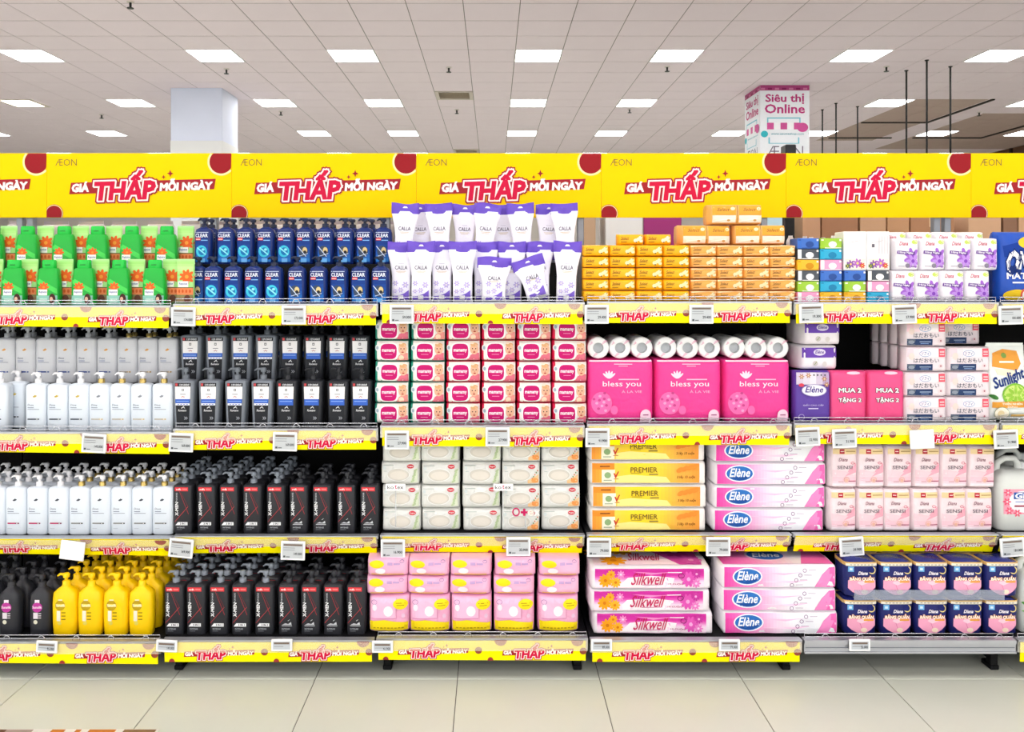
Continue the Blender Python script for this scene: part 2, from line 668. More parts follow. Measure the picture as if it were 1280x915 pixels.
# ------------------------------------------------------------------ shelving
FU, FB = 3.62, 3.50             # strip faces of the upper shelves and of the base
BX = [-2.295, -1.395, -.495, .405, 1.305, 2.205, 3.105]
BX0 = BX[0] - .9
SY = [[383, 381, 379, 378, 379, 379], [541, 537, 533, 531, 530, 530], [673, 671, 670, 669, 669, 669], [803, 801, 799, 801, 801, 801]]


def SZ(row, bay):               # height of a shelf's top surface
    return PZ(SY[row][bay], FB if row == 3 else FU)


steel = M('#0d0e10', .6, 0, .1, 8, spec=.2)
board_m = M('#111215', .6, 0, .08, 8, spec=.2)
lip_m = M('#b9bcc2', .35, .6, .04, 20)
clear_m = M('#fff4dc', .5, 0, 0, alpha=.24, spec=.2)
LOGO_BR, LOGO_PK = '#9a2a2e', '#d20f40'


def low_price(p, cx, cz, wd, dull=False):
    """the slanted GIA THAP MOI NGAY mark, total width wd"""
    h = wd * .08
    rot = .028
    br = '#a3242c'
    p.poly([(cx - wd / 2, cz - h * .62), (cx + wd / 2 - .012 * wd, cz - h * .18), (cx + wd / 2, cz + h * .70), (cx - wd / 2 + .012 * wd, cz + h * .36)], br)
    p.text('GIÁ', cx - .425 * wd, cz + h * .0, .108 * wd, h * .80, '#fff6f0', .06, .1, rot)
    p.text('THẤP', cx - .118 * wd, cz + h * .14, .405 * wd, h * 2.3, LOGO_PK, .05, .15, rot, outlines=[(.17, br), (.115, '#ffe9e6')])
    p.text('MỖI NGÀY', cx + .298 * wd, cz + h * .22, .355 * wd, h * .95, '#fff6f0', .06, .1, rot)
    for dx, dz, r in ((.19, 1.15, .16), (.145, .85, .10)):
        x, z, r = cx + dx * wd, cz + dz * h, r * h * 2
        p.poly([(x, z + r), (x + r * .25, z + r * .25), (x + r * .9, z), (x + r * .25, z - r * .25), (x, z - r), (x - r * .25, z - r * .25), (x - r * .9, z), (x - r * .25, z + r * .25)], br)


def strip_mesh():
    p = P(None, .0003, .0002)
    W, Hs = .872, .088
    x0, x1 = -W / 2, W / 2
    back = G().box(x0, x1, 0, .003, -Hs, 0, M('#fff200', .5, 0, .0, spec=.1))
    for cx in (-.205, .235):
        low_price(p, cx, -.052, .30)
        p.ell(cx + .19, -.045, .015, .015, '#8f4638')
        p.ell(cx - .2, -Hs + .001, .012, .014, '#9c3a34', 12, 0, math.pi)
    p.ell(.018 + .06, 0, .026, .024, '#a05a50', 14, math.pi, 2 * math.pi)
    p.ell(.40, 0, .026, .024, '#a05a50', 14, math.pi, 2 * math.pi)
    return back.mesh('promo_strip'), p.mesh('strip_print')


S_BACK, S_PRINT = strip_mesh()
S_RAIL = G().box(-.445, .445, .004, .03, -.05, .004, lip_m).box(-.445, .445, -.004, .004, -.004, .004, lip_m).mesh('price_rail')
S_RAIL3 = G().box(-.445, .445, .010, .03, -.012, .004, lip_m).box(-.445, .445, -.004, .010, -.001, .004, lip_m).mesh('price_rail')
S_COVER = G().box(-.443, .443, -.0095, -.0080, -.046, -.002, clear_m).mesh('clear_cover')
S_RAIL5 = G().box(-.445, .445, .0, .03, -.052, .004, lip_m).box(-.445, .445, -.006, .0, -.012, .004, lip_m).box(-.445, .445, -.006, .0, -.052, -.044, lip_m).box(-.44, .44, -.002, 0, -.03, -.027, M('#7d828c', .4, .5)).mesh('price_rail')
BAYW = ['shampoo bay at left edge', 'second bay', 'third bay of wipes', 'fourth bay of tissues', 'fifth bay of pads', 'bay at right edge', 'bay beyond left edge']
for b in range(7):
    xc = (BX[b] + BX[b + 1]) / 2 if b < 6 else BX[0] - .45
    # frame
    t = thing('gondola_unit', f'black steel shelving frame of the {BAYW[b]}', 'shelving', (xc, 0, 0), 0, 'gondola bays')
    obj('back_panel', G().box(-.445, .445, 4.06, 4.075, .08, 1.60, M('#050506', .7, 0, .1, 6, spec=.1)).mesh('back_panel'), t)
    up = G().box(-.016, .016, 4.078, 4.115, 0, 2.25, M('#8f9399', .4, .5), .003).mesh('upright')
    for sx in ((-.45 + .026, .45 - .026)):
        obj('upright', up, t, (sx, 0, 0))
    foot = G().box(-.013, .013, 3.60, 4.075, .035, .10, steel, .003).box(-.016, .016, 3.590, 3.63, .02, .10, steel, .004)
    foot.box(-.019, .019, 3.585, 3.66, .0, .022, steel, .004)
    fm = foot.mesh('foot')
    if b in (1, 2, 6, 0):
        obj('foot', fm, t, (-.41, 0, 0))
    if b in (2, 3, 4, 5):
        obj('foot', fm, t, (.41, 0, 0))
    obj('kick_panel', G().box(-.44, .44, 4.02, 4.03, .02, .1, steel).mesh('kick_panel'), t)
    for r in range(4):
        fy = FB if r == 3 else FU
        z = SZ(r, b if b < 6 else 0)
        t = thing('shelf', f'dark shelf board with {"bare grey price rail" if (r == 3 and b == 4) else "yellow promotion strip"}, {SHELF[r]}, {BAYW[b]}', 'shelf', (xc, fy, z), 0, 'gondola shelves')
        obj('board', G().box(-.446, .446, .03, 4.055 - fy, -.032, 0, board_m, .003).mesh('board'), t)
        bare = r == 3 and b == 4
        obj('price_rail', S_RAIL5 if bare else (S_RAIL3 if r == 2 else S_RAIL), t)
        lean = (0, .10, .42, .05)[r]
        if not bare:
            tilt = [.012, -.002, .006, .0, .002, 0, 0][b] * (1 if r < 3 else .6)
            o = obj('promo_strip', S_BACK, t, (0, -.003, -.001))
            o.rotation_euler = (lean, tilt, 0)
            obj('strip_print', S_PRINT, o, (0, 0, 0))
            obj('clear_cover', S_COVER, t).rotation_euler = (lean, 0, 0)

# low wire fences
wire_m = M('#d5d8de', .25, .8, .03, 30)


def wire(b, r, x0, x1, lab):
    fy = (FB if r == 3 else FU) + .012
    z = SZ(r, b)
    t = thing('wire_fence', lab, 'shelf fence', ((x0 + x1) / 2, fy, z + .002), 0, 'wire shelf fences')
    L = (x1 - x0) / 2
    rail = G().tube([(-L, 0, 0), (-L, 0, .024), (L, 0, .024), (L, 0, 0)], .0016, wire_m, 6).mesh('top_wire')
    obj('top_wire', rail, t)
    obj('bottom_wire', G().tube([(-L, 0, .010), (L, 0, .010)], .0016, wire_m, 6).mesh('bottom_wire'), t)
    lm = G().tube([(.016 * math.cos(a), -.003, .022 * math.sin(a)) for a in [math.pi * k / 8 for k in range(9)]], .0015, wire_m, 5).mesh('loop')
    n = max(2, round((x1 - x0) / .16))
    for k in range(n):
        obj('loop', lm, t, (-L + (k + .6) * 2 * L / n, 0, 0))


for r, bs in ((0, range(6)), (1, range(6)), (3, (0, 2, 4, 5))):
    for b in bs:
        wire(b, r, BX[b] + .01, BX[b + 1] - .01, f'low chrome wire fence along the {SHELF[r]} front, {BAYW[b]}')

# electronic price tags
tagp = {}


def tag_proto(kind, txt):
    if (kind, txt) not in tagp:
        big = kind != 'small'
        wd, ht = (.105, .082) if big else (.088, .05)
        p = Proto('price_tag', 'price tag', .008)
        p.part('frame', G().box(-wd / 2, wd / 2, -.004, .004, -ht / 2, ht / 2, M('#f1f3f4', .4), .002))
        if kind != 'blank':
            q = P(lambda x, z: -.004, .0003, .0002)
            a, c = wd / 2 - .008, ht / 2 - .008
            q.rect(-a, -c, a, c, '#c3c8cb' if big else '#bfc6cc')
            q.rect(-a + .004, c - .012, a - .004, c - .004, '#77695f')
            for k in range(2 if big else 1):
                q.rect(-a + .004, c - .022 - k * .009, a * .2, c - .0195 - k * .009, '#8b9094')
            q.text(txt, a * .5, -c * .38, a * .8, .011, '#3a3f44', .02)
            if big:
                q.rect(-a + .004, -c + .004, -a + .013, -c + .012, '#50565a')
                q.rect(-a + .016, -c + .005, -a + .032, -c + .009, '#6e7478')
            p.part('screen', q)
        tagp[kind, txt] = p
    return tagp[kind, txt]


TAGS = [[(229, 396, '174.000', .02), (367, 394, '173.000', 0), (502, 393, '59.000', 0), (746, 393, '29.400', 0), (877, 393, '29.400', 0), (1014.5, 392, '19.300', -.03), (1131, 393, '37.900', -.04), (1264, 394, '181.000', -.03)],
        [(117, 554, '149.000', .06), (226, 553, '169.000', .04), (356, 552, '169.000', .02), (496, 550, '27.900', 0), (622, 546, '27.900', 0), (747, 547, '91.900', 0), (1010, 546, '32.900', -.05), (1056, 548, '31.900', -.04), (1153, 549, None, -.05), (1258, 549, '91.900', -.05)],
        [(90, 688, None, .12), (226, 685, '169.000', .1), (366, 688, '149.000', .03), (491, 686, '16.900', 0), (648, 683, '32.900', 0), (749, 684, '79.000', 0), (898, 683, '79.000', 0), (1065, 683, '39.900', -.07), (1266, 684, '181.000', -.08)],
        [(58, 808, '95.000', .05), (208, 807, '149.000', .05), (352, 806, None, 0), (478, 808, '41.900', 0), (752, 806, '89.000', 0), (912, 806, '79.000', 0), (1075, 806, '55.000', 0)]]
for r in range(4):
    fy = (FB if r == 3 else FU) - .012
    for i, (px, py, txt, rr) in enumerate(TAGS[r]):
        kind = 'blank' if (txt is None and r < 3) else ('blanksmall' if txt is None else ('small' if r == 3 else 'big'))
        pr_ = tag_proto('small' if kind == 'blanksmall' else kind, txt or '')
        n = len(TAGS[r])
        t = pr_.put(px, fy - .008, PZ(py, fy), f'{"blank white" if txt is None else "white framed electronic"} price tag, {ORD[i]} from left on the {SHELF[r]} edge', 'electronic price tags', rot=(0, rr, 0))

# header banner panels
bn_z0, bn_z1, bn_y = PZ(272, 4.05), PZ(191.5, 4.05), 4.05
BH = bn_z1 - bn_z0
yel = M('#ffd200', .55, 0, .015, 3, spec=.08)
g_b = G().box(.0005, .8995, 0, .012, 0, BH, yel, .001).mesh('panel')
p = P(None, .0004, .0003)
s_ = .9 / 231
p.ell(.9 - 13 * s_, BH - 11 * s_, 17 * s_, 17 * s_, '#ffe9a8', 24, math.radians(140), math.radians(320))
zc, rr = BH - 11 * s_, 14.5 * s_
pts = [(.9 - 13 * s_ + rr * math.cos(a), zc + rr * math.sin(a)) for a in [math.radians(130 + 200 * k / 24) for k in range(25)]]
pts = [(min(x, .8995), min(z, BH - .001)) for x, z in pts] + [(.8995, BH - .001)]
p.poly(pts, '#98161f')
cx, cz = 9.5 * s_, 5 * s_
for rr, c in ((11.5 * s_, '#98161f'), (10.9 * s_, '#ffe9a8'), (10 * s_, '#98161f')):
    pts = [(max(cx + rr * math.cos(a), .0008), cz + rr * math.sin(a)) for a in [math.radians(-25 + 210 * k / 20) for k in range(21)]]
    pts = [(x, max(z, .0008)) for x, z in pts]
    p.poly([(.0008, .0008)] + [(min(cx + rr, pts[0][0]), .0008)] + pts, c)
p.text('ÆON', 24.5 * s_, BH - 11.5 * s_, 27 * s_, 8.5 * s_, '#7b6a3c', -.008)
low_price(p, 120 * s_, BH * .475, 183 * s_)
p_b = p.mesh('face_print')
for k in range(-2, 5):
    x = -1.272 + .9 * k
    lab = {-3: 'yellow promotion banner panel beyond the left edge of the picture', -2: 'yellow promotion banner panel cut off by the left edge', -1: 'yellow promotion banner panel under the plain white column, second from left',
           0: 'yellow promotion banner panel over navy bottles and white bags, third from left', 1: 'yellow promotion banner panel above the purple header bags, fourth from left',
           2: 'yellow promotion banner panel behind the orange tissue pile, under the poster column', 3: 'yellow promotion banner panel below the black hanging rods', 4: 'yellow promotion banner panel cut off by the right edge'}
    t = thing('header_banner', lab[k], 'banner', (x, bn_y, bn_z0), 0, 'header banner panels')
    obj('panel', g_b, t)
    obj('face_print', p_b, t)
    br_ = G().box(.3, .33, .012, .03, .05, BH - .05, steel).box(.57, .6, .012, .03, .05, BH - .05, steel)
    obj('mount', br_.mesh('mount'), t)

# ------------------------------------------------------------------ builders of packs and bottles
def axis(n, e=1.9):
    out = []
    for k in range(n + 1):
        t = 2 * k / n - 1
        out.append(math.copysign(1 - (1 - abs(t)) ** e, t))
    return out


def Bf(u, n):
    return max(0.0, 1 - min(1.0, abs(u)) ** n) ** (1 / n)


class Pillow:
    """soft pack: front and back sheets that bulge out and meet at the rim"""

    def __init__(s, w, h, d, nx=7, nz=7, seg=(10, 8), wr=0.0, seed=0, T=None, wf=None):
        s.w, s.h, s.d, s.nx, s.nz, s.seg, s.wr, s.T, s.wf = w, h, d, nx, nz, seg, wr, T, wf or (lambda v: 1.0)
        q = random.Random(seed)
        s.ph = [(q.uniform(20, 70), q.uniform(20, 70), q.uniform(0, 6), q.uniform(.4, 1)) for _ in range(4)]

    def dep(s, x, z):
        v = max(-1, min(1, (z - s.h / 2) / (s.h / 2)))
        u = x / (s.w / 2 * s.wf(v))
        t = s.T(v) if s.T else Bf(v, s.nz)
        b = Bf(u, s.nx)
        n = sum(a * math.sin(fx * x + fz * z + p) for fx, fz, p, a in s.ph) * s.wr * min(1, 3 * b * t)
        return -(s.d / 2) * b * t + n * .4 + s.wr * 1.2 * 0

    def front(s, x, z):
        return s.dep(x, z)

    def geo(s, mat, g=None, back=None):
        g = g or G()
        us, vs = axis(s.seg[0]), axis(s.seg[1])
        for sgn in (1, -1):
            pts = []
            for v in vs:
                for u in us:
                    z = s.h / 2 * (1 + v)
                    x = u * s.w / 2 * s.wf(v)
                    pts.append((x, sgn * s.dep(x, z), z))
            n = len(us)
            fs = []
            for j in range(len(vs) - 1):
                for i in range(n - 1):
                    a = j * n + i
                    f = (a, a + 1, a + n + 1, a + n)
                    fs.append(f if sgn == 1 else tuple(reversed(f)))
            g.add(pts, fs, mat if sgn == 1 else (back or mat), True)
        return g

    def print(s, base=.0014, maxlen=.022):
        return P(s.front, base, .0003, maxlen)


class Bottle:
    """rounded-rectangle bottle: profile of (z, half width, half depth)"""

    def __init__(s, prof, n=4.0, seg=28):
        s.prof, s.n, s.seg = prof, n, seg

    def at(s, z):
        pr = s.prof
        if z <= pr[0][0]:
            return pr[0][1:]
        for a, b in zip(pr, pr[1:]):
            if z <= b[0]:
                t = (z - a[0]) / max(b[0] - a[0], 1e-9)
                return a[1] * (1 - t) + b[1] * t, a[2] * (1 - t) + b[2] * t
        return pr[-1][1:]

    def front(s, x, z):
        a, d = s.at(z)
        return -d * max(0.0, 1 - min(1, abs(x) / a) ** s.n) ** (1 / s.n)

    def geo(s, mat, g=None):
        g = g or G()
        rings = []
        for z, a, d in s.prof:
            r = []
            for k in range(s.seg):
                t = 2 * math.pi * k / s.seg
                c, q = math.cos(t), math.sin(t)
                m = (abs(c) ** s.n + abs(q) ** s.n) ** (-1 / s.n)
                r.append((a * c * m, d * q * m, z))
            rings.append(r)
        return g.loft(rings, mat)

    def print(s, base=.0008, maxlen=.018):
        return P(s.front, base, .00022, maxlen)


def pump(z, mat, collar=None, r=.014, spout=.034, tall=.046, wide=.016):
    """collar, stem and head with a spout towards -x; returns (collar mesh, pump mesh)"""
    c = G().cyl(0, 0, [(z - .002, r), (z + tall * .38, r * .96), (z + tall * .42, r * .6)], collar or mat, 14)
    h = G().cyl(0, 0, [(z + tall * .40, r * .42), (z + tall * .66, r * .42)], mat, 10)
    h.cyl(0, 0, [(z + tall * .64, r * .78), (z + tall * .9, r * .86), (z + tall, r * .6)], mat, 14)
    h.tube([(-r * .3, 0, z + tall * .88), (-spout * .7, 0, z + tall * .9), (-spout, 0, z + tall * .74)], [r * .42, r * .34, r * .2], mat, 8)
    return c, h


def grid_lab(desc, i, n, where):
    return f'{desc}, {ORD[i]} from left, {where}'


def block(w, h, d, mat, c=.004):
    return G().box(-w / 2, w / 2, -d / 2, d / 2, 0, h, mat, c)


def flat_print(d, base=.0005):
    return P(lambda x, z: -d / 2, base, .00025)


fu, fb = 3.665, 3.555            # front faces of the goods on the upper shelves and the base
ku, kb_ = fu / F, fb / F         # metres per pixel there


def riser(b, r, h, y0=3.755):
    t = thing('step_riser', f'black step riser under the raised back row, {SHELF[r]}, {BAYW[b]}', 'riser', ((BX[b] + BX[b + 1]) / 2, 0, SZ(r, b) + .0008), 0)
    obj('tread', G().box(-.418, .418, y0, 4.05, h - .006, h, board_m, .001).mesh('tread'), t)
    sp = G().box(-.004, .004, y0 + .005, 4.04, 0, h - .006, board_m).mesh('support')
    for x in (-.41, 0, .41):
        obj('support', sp, t, (x, 0, 0))
    obj('riser_face', G().box(-.418, .418, y0 + .001, y0 + .005, 0, h - .006, steel).mesh('riser_face'), t)
    return SZ(r, b) + h + .0008


# ------------------------------------------------------------------ TOP SHELF, first bay: green bottles and sachets
zs = SZ(0, 0)
gb = Bottle([(0, .048, .024), (.006, .051, .026), (.06, .051, .026), (.12, .048, .024), (.158, .042, .021), (.166, .036, .018)], 4.5)
gp = Proto('shampoo_bottle', 'shampoo', .052)
gp.part('body', gb.geo(M('#1fae3c', .3, 0, .05, 12)))
q = gb.print()
q.poly([(-.046, .125), (-.03, .118), (.044, .075), (.046, .052), (-.046, .10)], '#4fd05a')
q.rect(-.046, .004, .046, .045, '#8fc9b8')
q.flower(-.012, .082, .024, '#e8622a', '#f08a3a')
q.rect(-.036, .046, .004, .072, '#f7f5f0')
q.text('Rejoice', -.016, .060, .034, .012, '#4a5fa0', .02, .2)
q.ell(.026, .03, .014, .024, '#4a2c26')
q.ell(.022, .030, .007, .010, '#e2b49c')
q.rect(-.03, .014, .004, .034, '#b8dccf')
gp.part('label_print', q)
cg = Bottle([(.164, .027, .015), (.168, .030, .017), (.196, .029, .0165), (.203, .026, .014)], 3.5, 20)
gp.part('cap', cg.geo(M('#22bf45', .25, 0, .04, 12)))
lcap = G().box(-.012, .012, -.0182, -.015, .178, .183, M('#178a30', .4), .0008)
gp.part('lid_tab', lcap, 'cap')

sp_ = Pillow(.078, .205, .03, 3, 3, (8, 10), 0, 2, T=lambda v: min(1, (1 - v) * .9) ** .5 * min(1, (1.02 + v) * 6) ** .5)
sa = Proto('shampoo_sachet', 'shampoo', .03)
sa.part('pouch', sp_.geo(M('#a7e68a', .3, 0, .05, 14)))
q = sp_.print()
q.grad(-.036, .13, .036, .196, ['#8edb72', '#c5f09c', '#a5e27e'], 6, False)
q.flower(.008, .128, .034, '#ea6426', '#f29b3c', 9)
q.rect(-.03, .082, .016, .108, '#f8f5ee')
q.text('Rejoice', -.007, .096, .036, .012, '#4a5fa0', .02, .2)
q.rect(-.036, .078, .036, .081, '#5a3a2a')
q.rect(-.036, .048, .036, .078, '#ef8a55')
for k in range(4):
    q.ell(-.024 + k * .016, .064, .005, .008, '#d8602e', 8)
q.grad(-.036, .006, .036, .048, ['#6f9a64', '#a27a5e', '#8a8a5a'], 6, False)
q.ell(.012, .03, .014, .018, '#6a4234')
sa.part('face_print', q)
sa.part('top_seal', G().box(-.038, .038, -.0012, .0012, .198, .207, M('#b9eaa0', .35)))
zr = riser(0, 0, .155)
for i, px in enumerate([-30, 14, 58, 102, 146, 191]):
    gp.put(px, fu, zs, grid_lab('green flip-cap shampoo bottle with orange flower', i, 6, 'front row, top shelf'), 'green bottles, front row')
for i, px in enumerate([-9, 35, 79, 124, 169, 213, 231]):
    sa.put(px, fu + .056 if i < 6 else fu + .02, zs, grid_lab('pale green sachet with orange flower', i, 7, 'between front green bottles, top shelf'), 'green sachets, front row')
for i, px in enumerate([-13, 31, 77, 119, 162, 206]):
    gp.put(px, fu + .115, zr, grid_lab('green flip-cap shampoo bottle with orange flower', i, 6, 'raised back row, top shelf'), 'green bottles, raised row')
for i, px in enumerate([-35, 9, 55, 99, 141, 185, 231]):
    sa.put(px, fu + .172, zr, grid_lab('pale green sachet with orange flower', i, 7, 'raised back row, top shelf'), 'green sachets, raised row')

# ------------------------------------------------------------------ second bay: navy pump bottles
zs = SZ(0, 1)
nb = Bottle([(0, .037, .024), (.005, .040, .027), (.09, .041, .028), (.14, .040, .027), (.158, .035, .024), (.166, .02, .016), (.17, .014, .013)], 3.6)
NAVY = M('#10296c', .28, 0, .08, 12)
DARKN = M('#14203c', .4, 0, .06, 20)


def navy(kind):
    pr_ = Proto('pump_bottle', 'shampoo', .056)
    pr_.part('body', nb.geo(NAVY))
    q = nb.print()
    q.grad(-.032, .01, .026, .12, ['#2a78c8', '#1b4aa0', '#16357c'], 7, False)
    q.rect(-.034, .143, .026, .1455, '#c9d4e8')
    q.text('CLEAR', -.004, .130, .056, .016, '#e8eef8', .02)
    q.rect(-.032, .108, -.008, .119, '#d6453f')
    q.rect(-.030, .111, -.010, .1135, '#f0e6e6')
    q.rect(-.006, .106, .024, .110, '#7fb7ea')
    if kind == 'cyan':
        q.ell(-.004, .058, .025, .027, '#3fc4de', 16)
        q.ell(-.002, .058, .016, .018, '#1b74b4', 14)
        q.line(-.024, .075, .016, .042, .006, '#8fe6f2')
        q.ell(.004, .066, .007, .006, '#8fe6f2', 8)
    else:
        q.ell(-.004, .058, .022, .026, '#3b4a62', 16)
        q.ell(.004, .062, .011, .015, '#d9c48a', 12)
        q.ell(.004, .054, .008, .008, '#2a2a30', 8)
        q.line(-.03, .082, .010, .034, .0035, '#c8d6ec')
        q.line(-.022, .036, .018, .048, .0025, '#c8d6ec')
    q.rect(-.014, .008, .012, .026, '#6fb4ec')
    pr_.part('label_print', q)
    c, h = pump(.168, DARKN, None, .0165, .03, .042)
    pr_.part('collar', c)
    pr_.part('pump', h)
    return pr_


nc, ng = navy('cyan'), navy('gold')
zr = riser(1, 0, .178, 3.786)
low = [(246, 'g', .0145), (265, 'c', 0), (290, 'c', 0), (315.5, 'c', 0), (341, 'c', 0), (370, 'g', 0), (397, 'g', 0), (423, 'g', 0), (449, 'g', 0), (475, 'g', 0)]
up_ = [(253, 'c'), (281, 'c'), (305.5, 'c'), (331, 'c'), (356, 'c'), (380, 'g'), (405.5, 'g'), (430.5, 'g'), (455, 'g'), (478.5, 'g')]
for i, (px, k, dy) in enumerate(low):
    (nc if k == 'c' else ng).put(px, fu + max(0, dy) * 4, zs, grid_lab(f'navy pump bottle with {"cyan" if k == "c" else "gold"} swirl', i, 10, 'front row, top shelf'), 'navy pump bottles, front row')
for i, (px, k) in enumerate(up_):
    (nc if k == 'c' else ng).put(px, fu + .128, zr, grid_lab(f'navy pump bottle with {"cyan" if k == "c" else "gold"} swirl', i, 10, 'raised middle row, top shelf'), 'navy pump bottles, raised row')
    if i < 9:
        (nc if k == 'c' else ng).put(px + 9, fu + .19, zr, grid_lab('navy pump bottle showing its dark pump head', i, 9, 'rearmost raised row, top shelf'), 'navy pump bottles, rear row')

# ------------------------------------------------------------------ third bay: white bags with purple headers
zs = SZ(0, 2)
PURP = M('#6b4fc4', .3, 0, .06, 14)
BAGW = M('#f2f0fa', .25, 0, .03, 14, .5, 30)


def lilac_bag(seed, hh=.235, ws=1.0):
    T = lambda v: (min(1, (1 - v) * .62 + .02)) * min(1, (1.05 + v) * 3) ** .5
    wf = lambda v: .70 + .30 * max(0, min(1, (v - .1) / .8)) ** 1.2
    pw = Pillow(.124 * ws, hh, .06, 7, 3, (10, 10), .003, seed, T, wf)
    pr_ = Proto('towel_bag', 'bag', .06)
    pr_.part('bag', pw.geo(BAGW))
    q = pw.print(.002)
    q.text('CALLA', 0, hh * .66, .055, .017, '#3c3350', .006)
    q.rect(-.012, hh * .73, .012, hh * .735, '#8a86a0')
    q.rect(-.022, hh * .585, .022, hh * .592, '#c8aa5a')
    q.rect(-.016, hh * .56, .016, hh * .566, '#c8aa5a')
    for fx, fz, r in ((-.024, .085, .013), (.02, .078, .015), (0, .055, .013), (-.025, .05, .011)):
        q.flower(fx, fz, r, '#b9abe0', '#f2ecd0', 6, 7)
    q.poly([(-.036, .012), (.036, .012), (.036, .055), (.016, .04), (-.01, .03), (-.036, .028)], '#7a5fc8')
    q.rect(-.012, .014, .012, .032, '#f2f0f6')
    pr_.part('face_print', q)
    hd = G()
    n = 8
    rows = []
    for j, z in enumerate((hh - .012, hh + .012, hh + .036)):
        rows.append([(ws * (-.063 + .126 * i / n), (.004 + .004 * j) * math.sin(i * .9 + seed) * (1 if j else .3), z + .003 * math.sin(i * .7 + seed * 2) * (j == 2)) for i in range(n + 1)])
    vs = [(x, y + o_, z) for o_ in (-.0016, .0016) for r_ in rows for x, y, z in r_]
    m = n + 1
    fs = []
    for j in range(2):
        for i in range(n):
            a = j * m + i
            fs.append((a, a + 1, a + m + 1, a + m))
            b = a + 3 * m
            fs.append((b + m, b + m + 1, b + 1, b))
    for i in range(n):
        fs.append((2 * m + i, 2 * m + i + 1, 5 * m + i + 1, 5 * m + i))
    for j in range(2):
        fs.append((j * m + n, j * m + n + 3 * m, (j + 1) * m + n + 3 * m, (j + 1) * m + n))
        fs.append((j * m, (j + 1) * m, (j + 1) * m + 3 * m, j * m + 3 * m))
    hd.add(vs, fs, PURP, True)
    hd.add([(-.012, -.0075, hh + .014), (.012, -.0075, hh + .014), (.006, -.0075, hh + .022), (-.006, -.0075, hh + .022)], [(0, 1, 2, 3)], M('#efeaf6', .4))
    pr_.part('header', hd)
    return pr_


lb = [lilac_bag(k) for k in (1, 4, 9)]
zr = riser(2, 0, .178, 3.77)
for i, (px, dy) in enumerate([(501, .043), (526, 0), (552, .043), (578, 0)]):
    lb[i % 3].put(px, fu + dy, zs, grid_lab('upright white bag with purple header', i, 4, 'front row, top shelf'), 'purple header bags, front row', rz=R.uniform(-.03, .03))
for i, (px, dy) in enumerate([(605, .043), (640, .045), (675, .044)]):
    lb[i].put(px, fu + dy, zs, f'upright white bag with purple header, {ORD[i]} of three behind the slumped bags', 'purple header bags, front row', rz=R.uniform(-.03, .03))
lb[1].put(708, fu - .005, zs, 'white bag with purple header at the end beside the yellow tissue packs', 'purple header bags, front row', rot=(0, .03, -.06))
sl1, sl2 = lilac_bag(6, .165, 1.2), lilac_bag(11, .150, 1.15)
sl1.put(617, fu - .022, zs, 'slumped white bag with a wide level purple header, front of the row', 'slumped bags', rot=(.08, .02, .02))
sl2.put(674, fu - .022, zs + .020, 'slumped white bag with its purple header tilted, front of the row', 'slumped bags', rot=(.08, -.30, -.05))
for i, (px, rr, dz) in enumerate([(504, .03, 0), (527, -.04, .01), (551, -.05, .006), (580, .02, -.008), (604, .08, -.01), (630, -.02, -.006), (654, -.05, .0), (685, .03, .004), (708, -.03, 0)]):
    lb[(i + 1) % 3].put(px, fu + .118 + .062 * (i % 2), zr, grid_lab('upright white bag with purple header', i, 9, 'raised back row, top shelf'), 'purple header bags, raised row', rot=(0, rr, R.uniform(-.05, .05)))

# ------------------------------------------------------------------ fourth bay: yellow tissue packs
zs = SZ(0, 3)


def tissue(base, inkc, cream, wrap, seed):
    w_, h_, d_ = .1175, .0495, .105
    pw = Pillow(w_, h_, d_, 9, 6, (8, 6), .0008, seed)
    pr_ = Proto('tissue_pack', 'tissues', d_)
    pr_.part('pack', pw.geo(M(base, .3, 0, .06, 20, .3, 40)))
    q = pw.print(.0014, .02)
    q.text('Select', -.028, .03, .036, .014, inkc, .004, .35)
    q.line(-.048, .023, -.014, .026, .0012, inkc)
    q.rect(-.046, .012, -.020, .0145, inkc)
    for fx, fz, r in ((.020, .020, .010), (.032, .026, .009), (.041, .033, .009), (.044, .018, .008)):
        q.ell(fx, fz, r, r * .85, cream, 10)
    q.ell(.044, .037, .0022, .0022, '#4a3524', 6)
    q.ell(.022, .012, .0035, .003, '#5a4028', 6)
    if wrap:
        q.poly([(-.056, .040), (.02, .044), (.056, .041), (.056, .045), (-.056, .046)], '#f6dfb0')
        q.line(-.05, .006, .03, .010, .003, '#f4d49c')
    pr_.part('face_print', q)
    return pr_


ty = [tissue('#fbb417', '#6a4a1c', '#fbe6b0', False, k) for k in (1, 2)]
to = [tissue('#efab52', '#7a5a34', '#f6dcae', True, k) for k in (3, 4)]
xs_y, xs_o = [745.5, 778.5, 812.5, 846], [880, 913, 946, 978.5]
hp = .0505
for c in range(4):
    for r in range(5):
        rw = f'{ORD[r]} row up from shelf'
        ty[(c + r) % 2].put(xs_y[c], fu + R.uniform(0, .004), zs + hp * r, f'bright yellow tissue pack, {ORD[c]} column from left, {rw}, top shelf', 'yellow tissue packs', rz=R.uniform(-.02, .02))
        to[(c + r) % 2].put(xs_o[c], fu + .004 + R.uniform(0, .006), zs + hp * r, f'film-wrapped orange tissue pack, {ORD[c]} column from left, {rw}, top shelf', 'orange tissue packs', rz=R.uniform(-.03, .03))
for c in range(4):
    ty[c % 2].put(xs_y[c] + 3, fu + .112, zs + hp * 4, f'yellow tissue pack behind the top of {ORD[c]} yellow column, top shelf', 'yellow tissue packs, rear')
    to[c % 2].put(xs_o[c] - 3, fu + .116, zs + hp * 4, f'orange tissue pack behind the top of {ORD[c]} orange column, top shelf', 'orange tissue packs, rear')
zt = zs + hp * 5
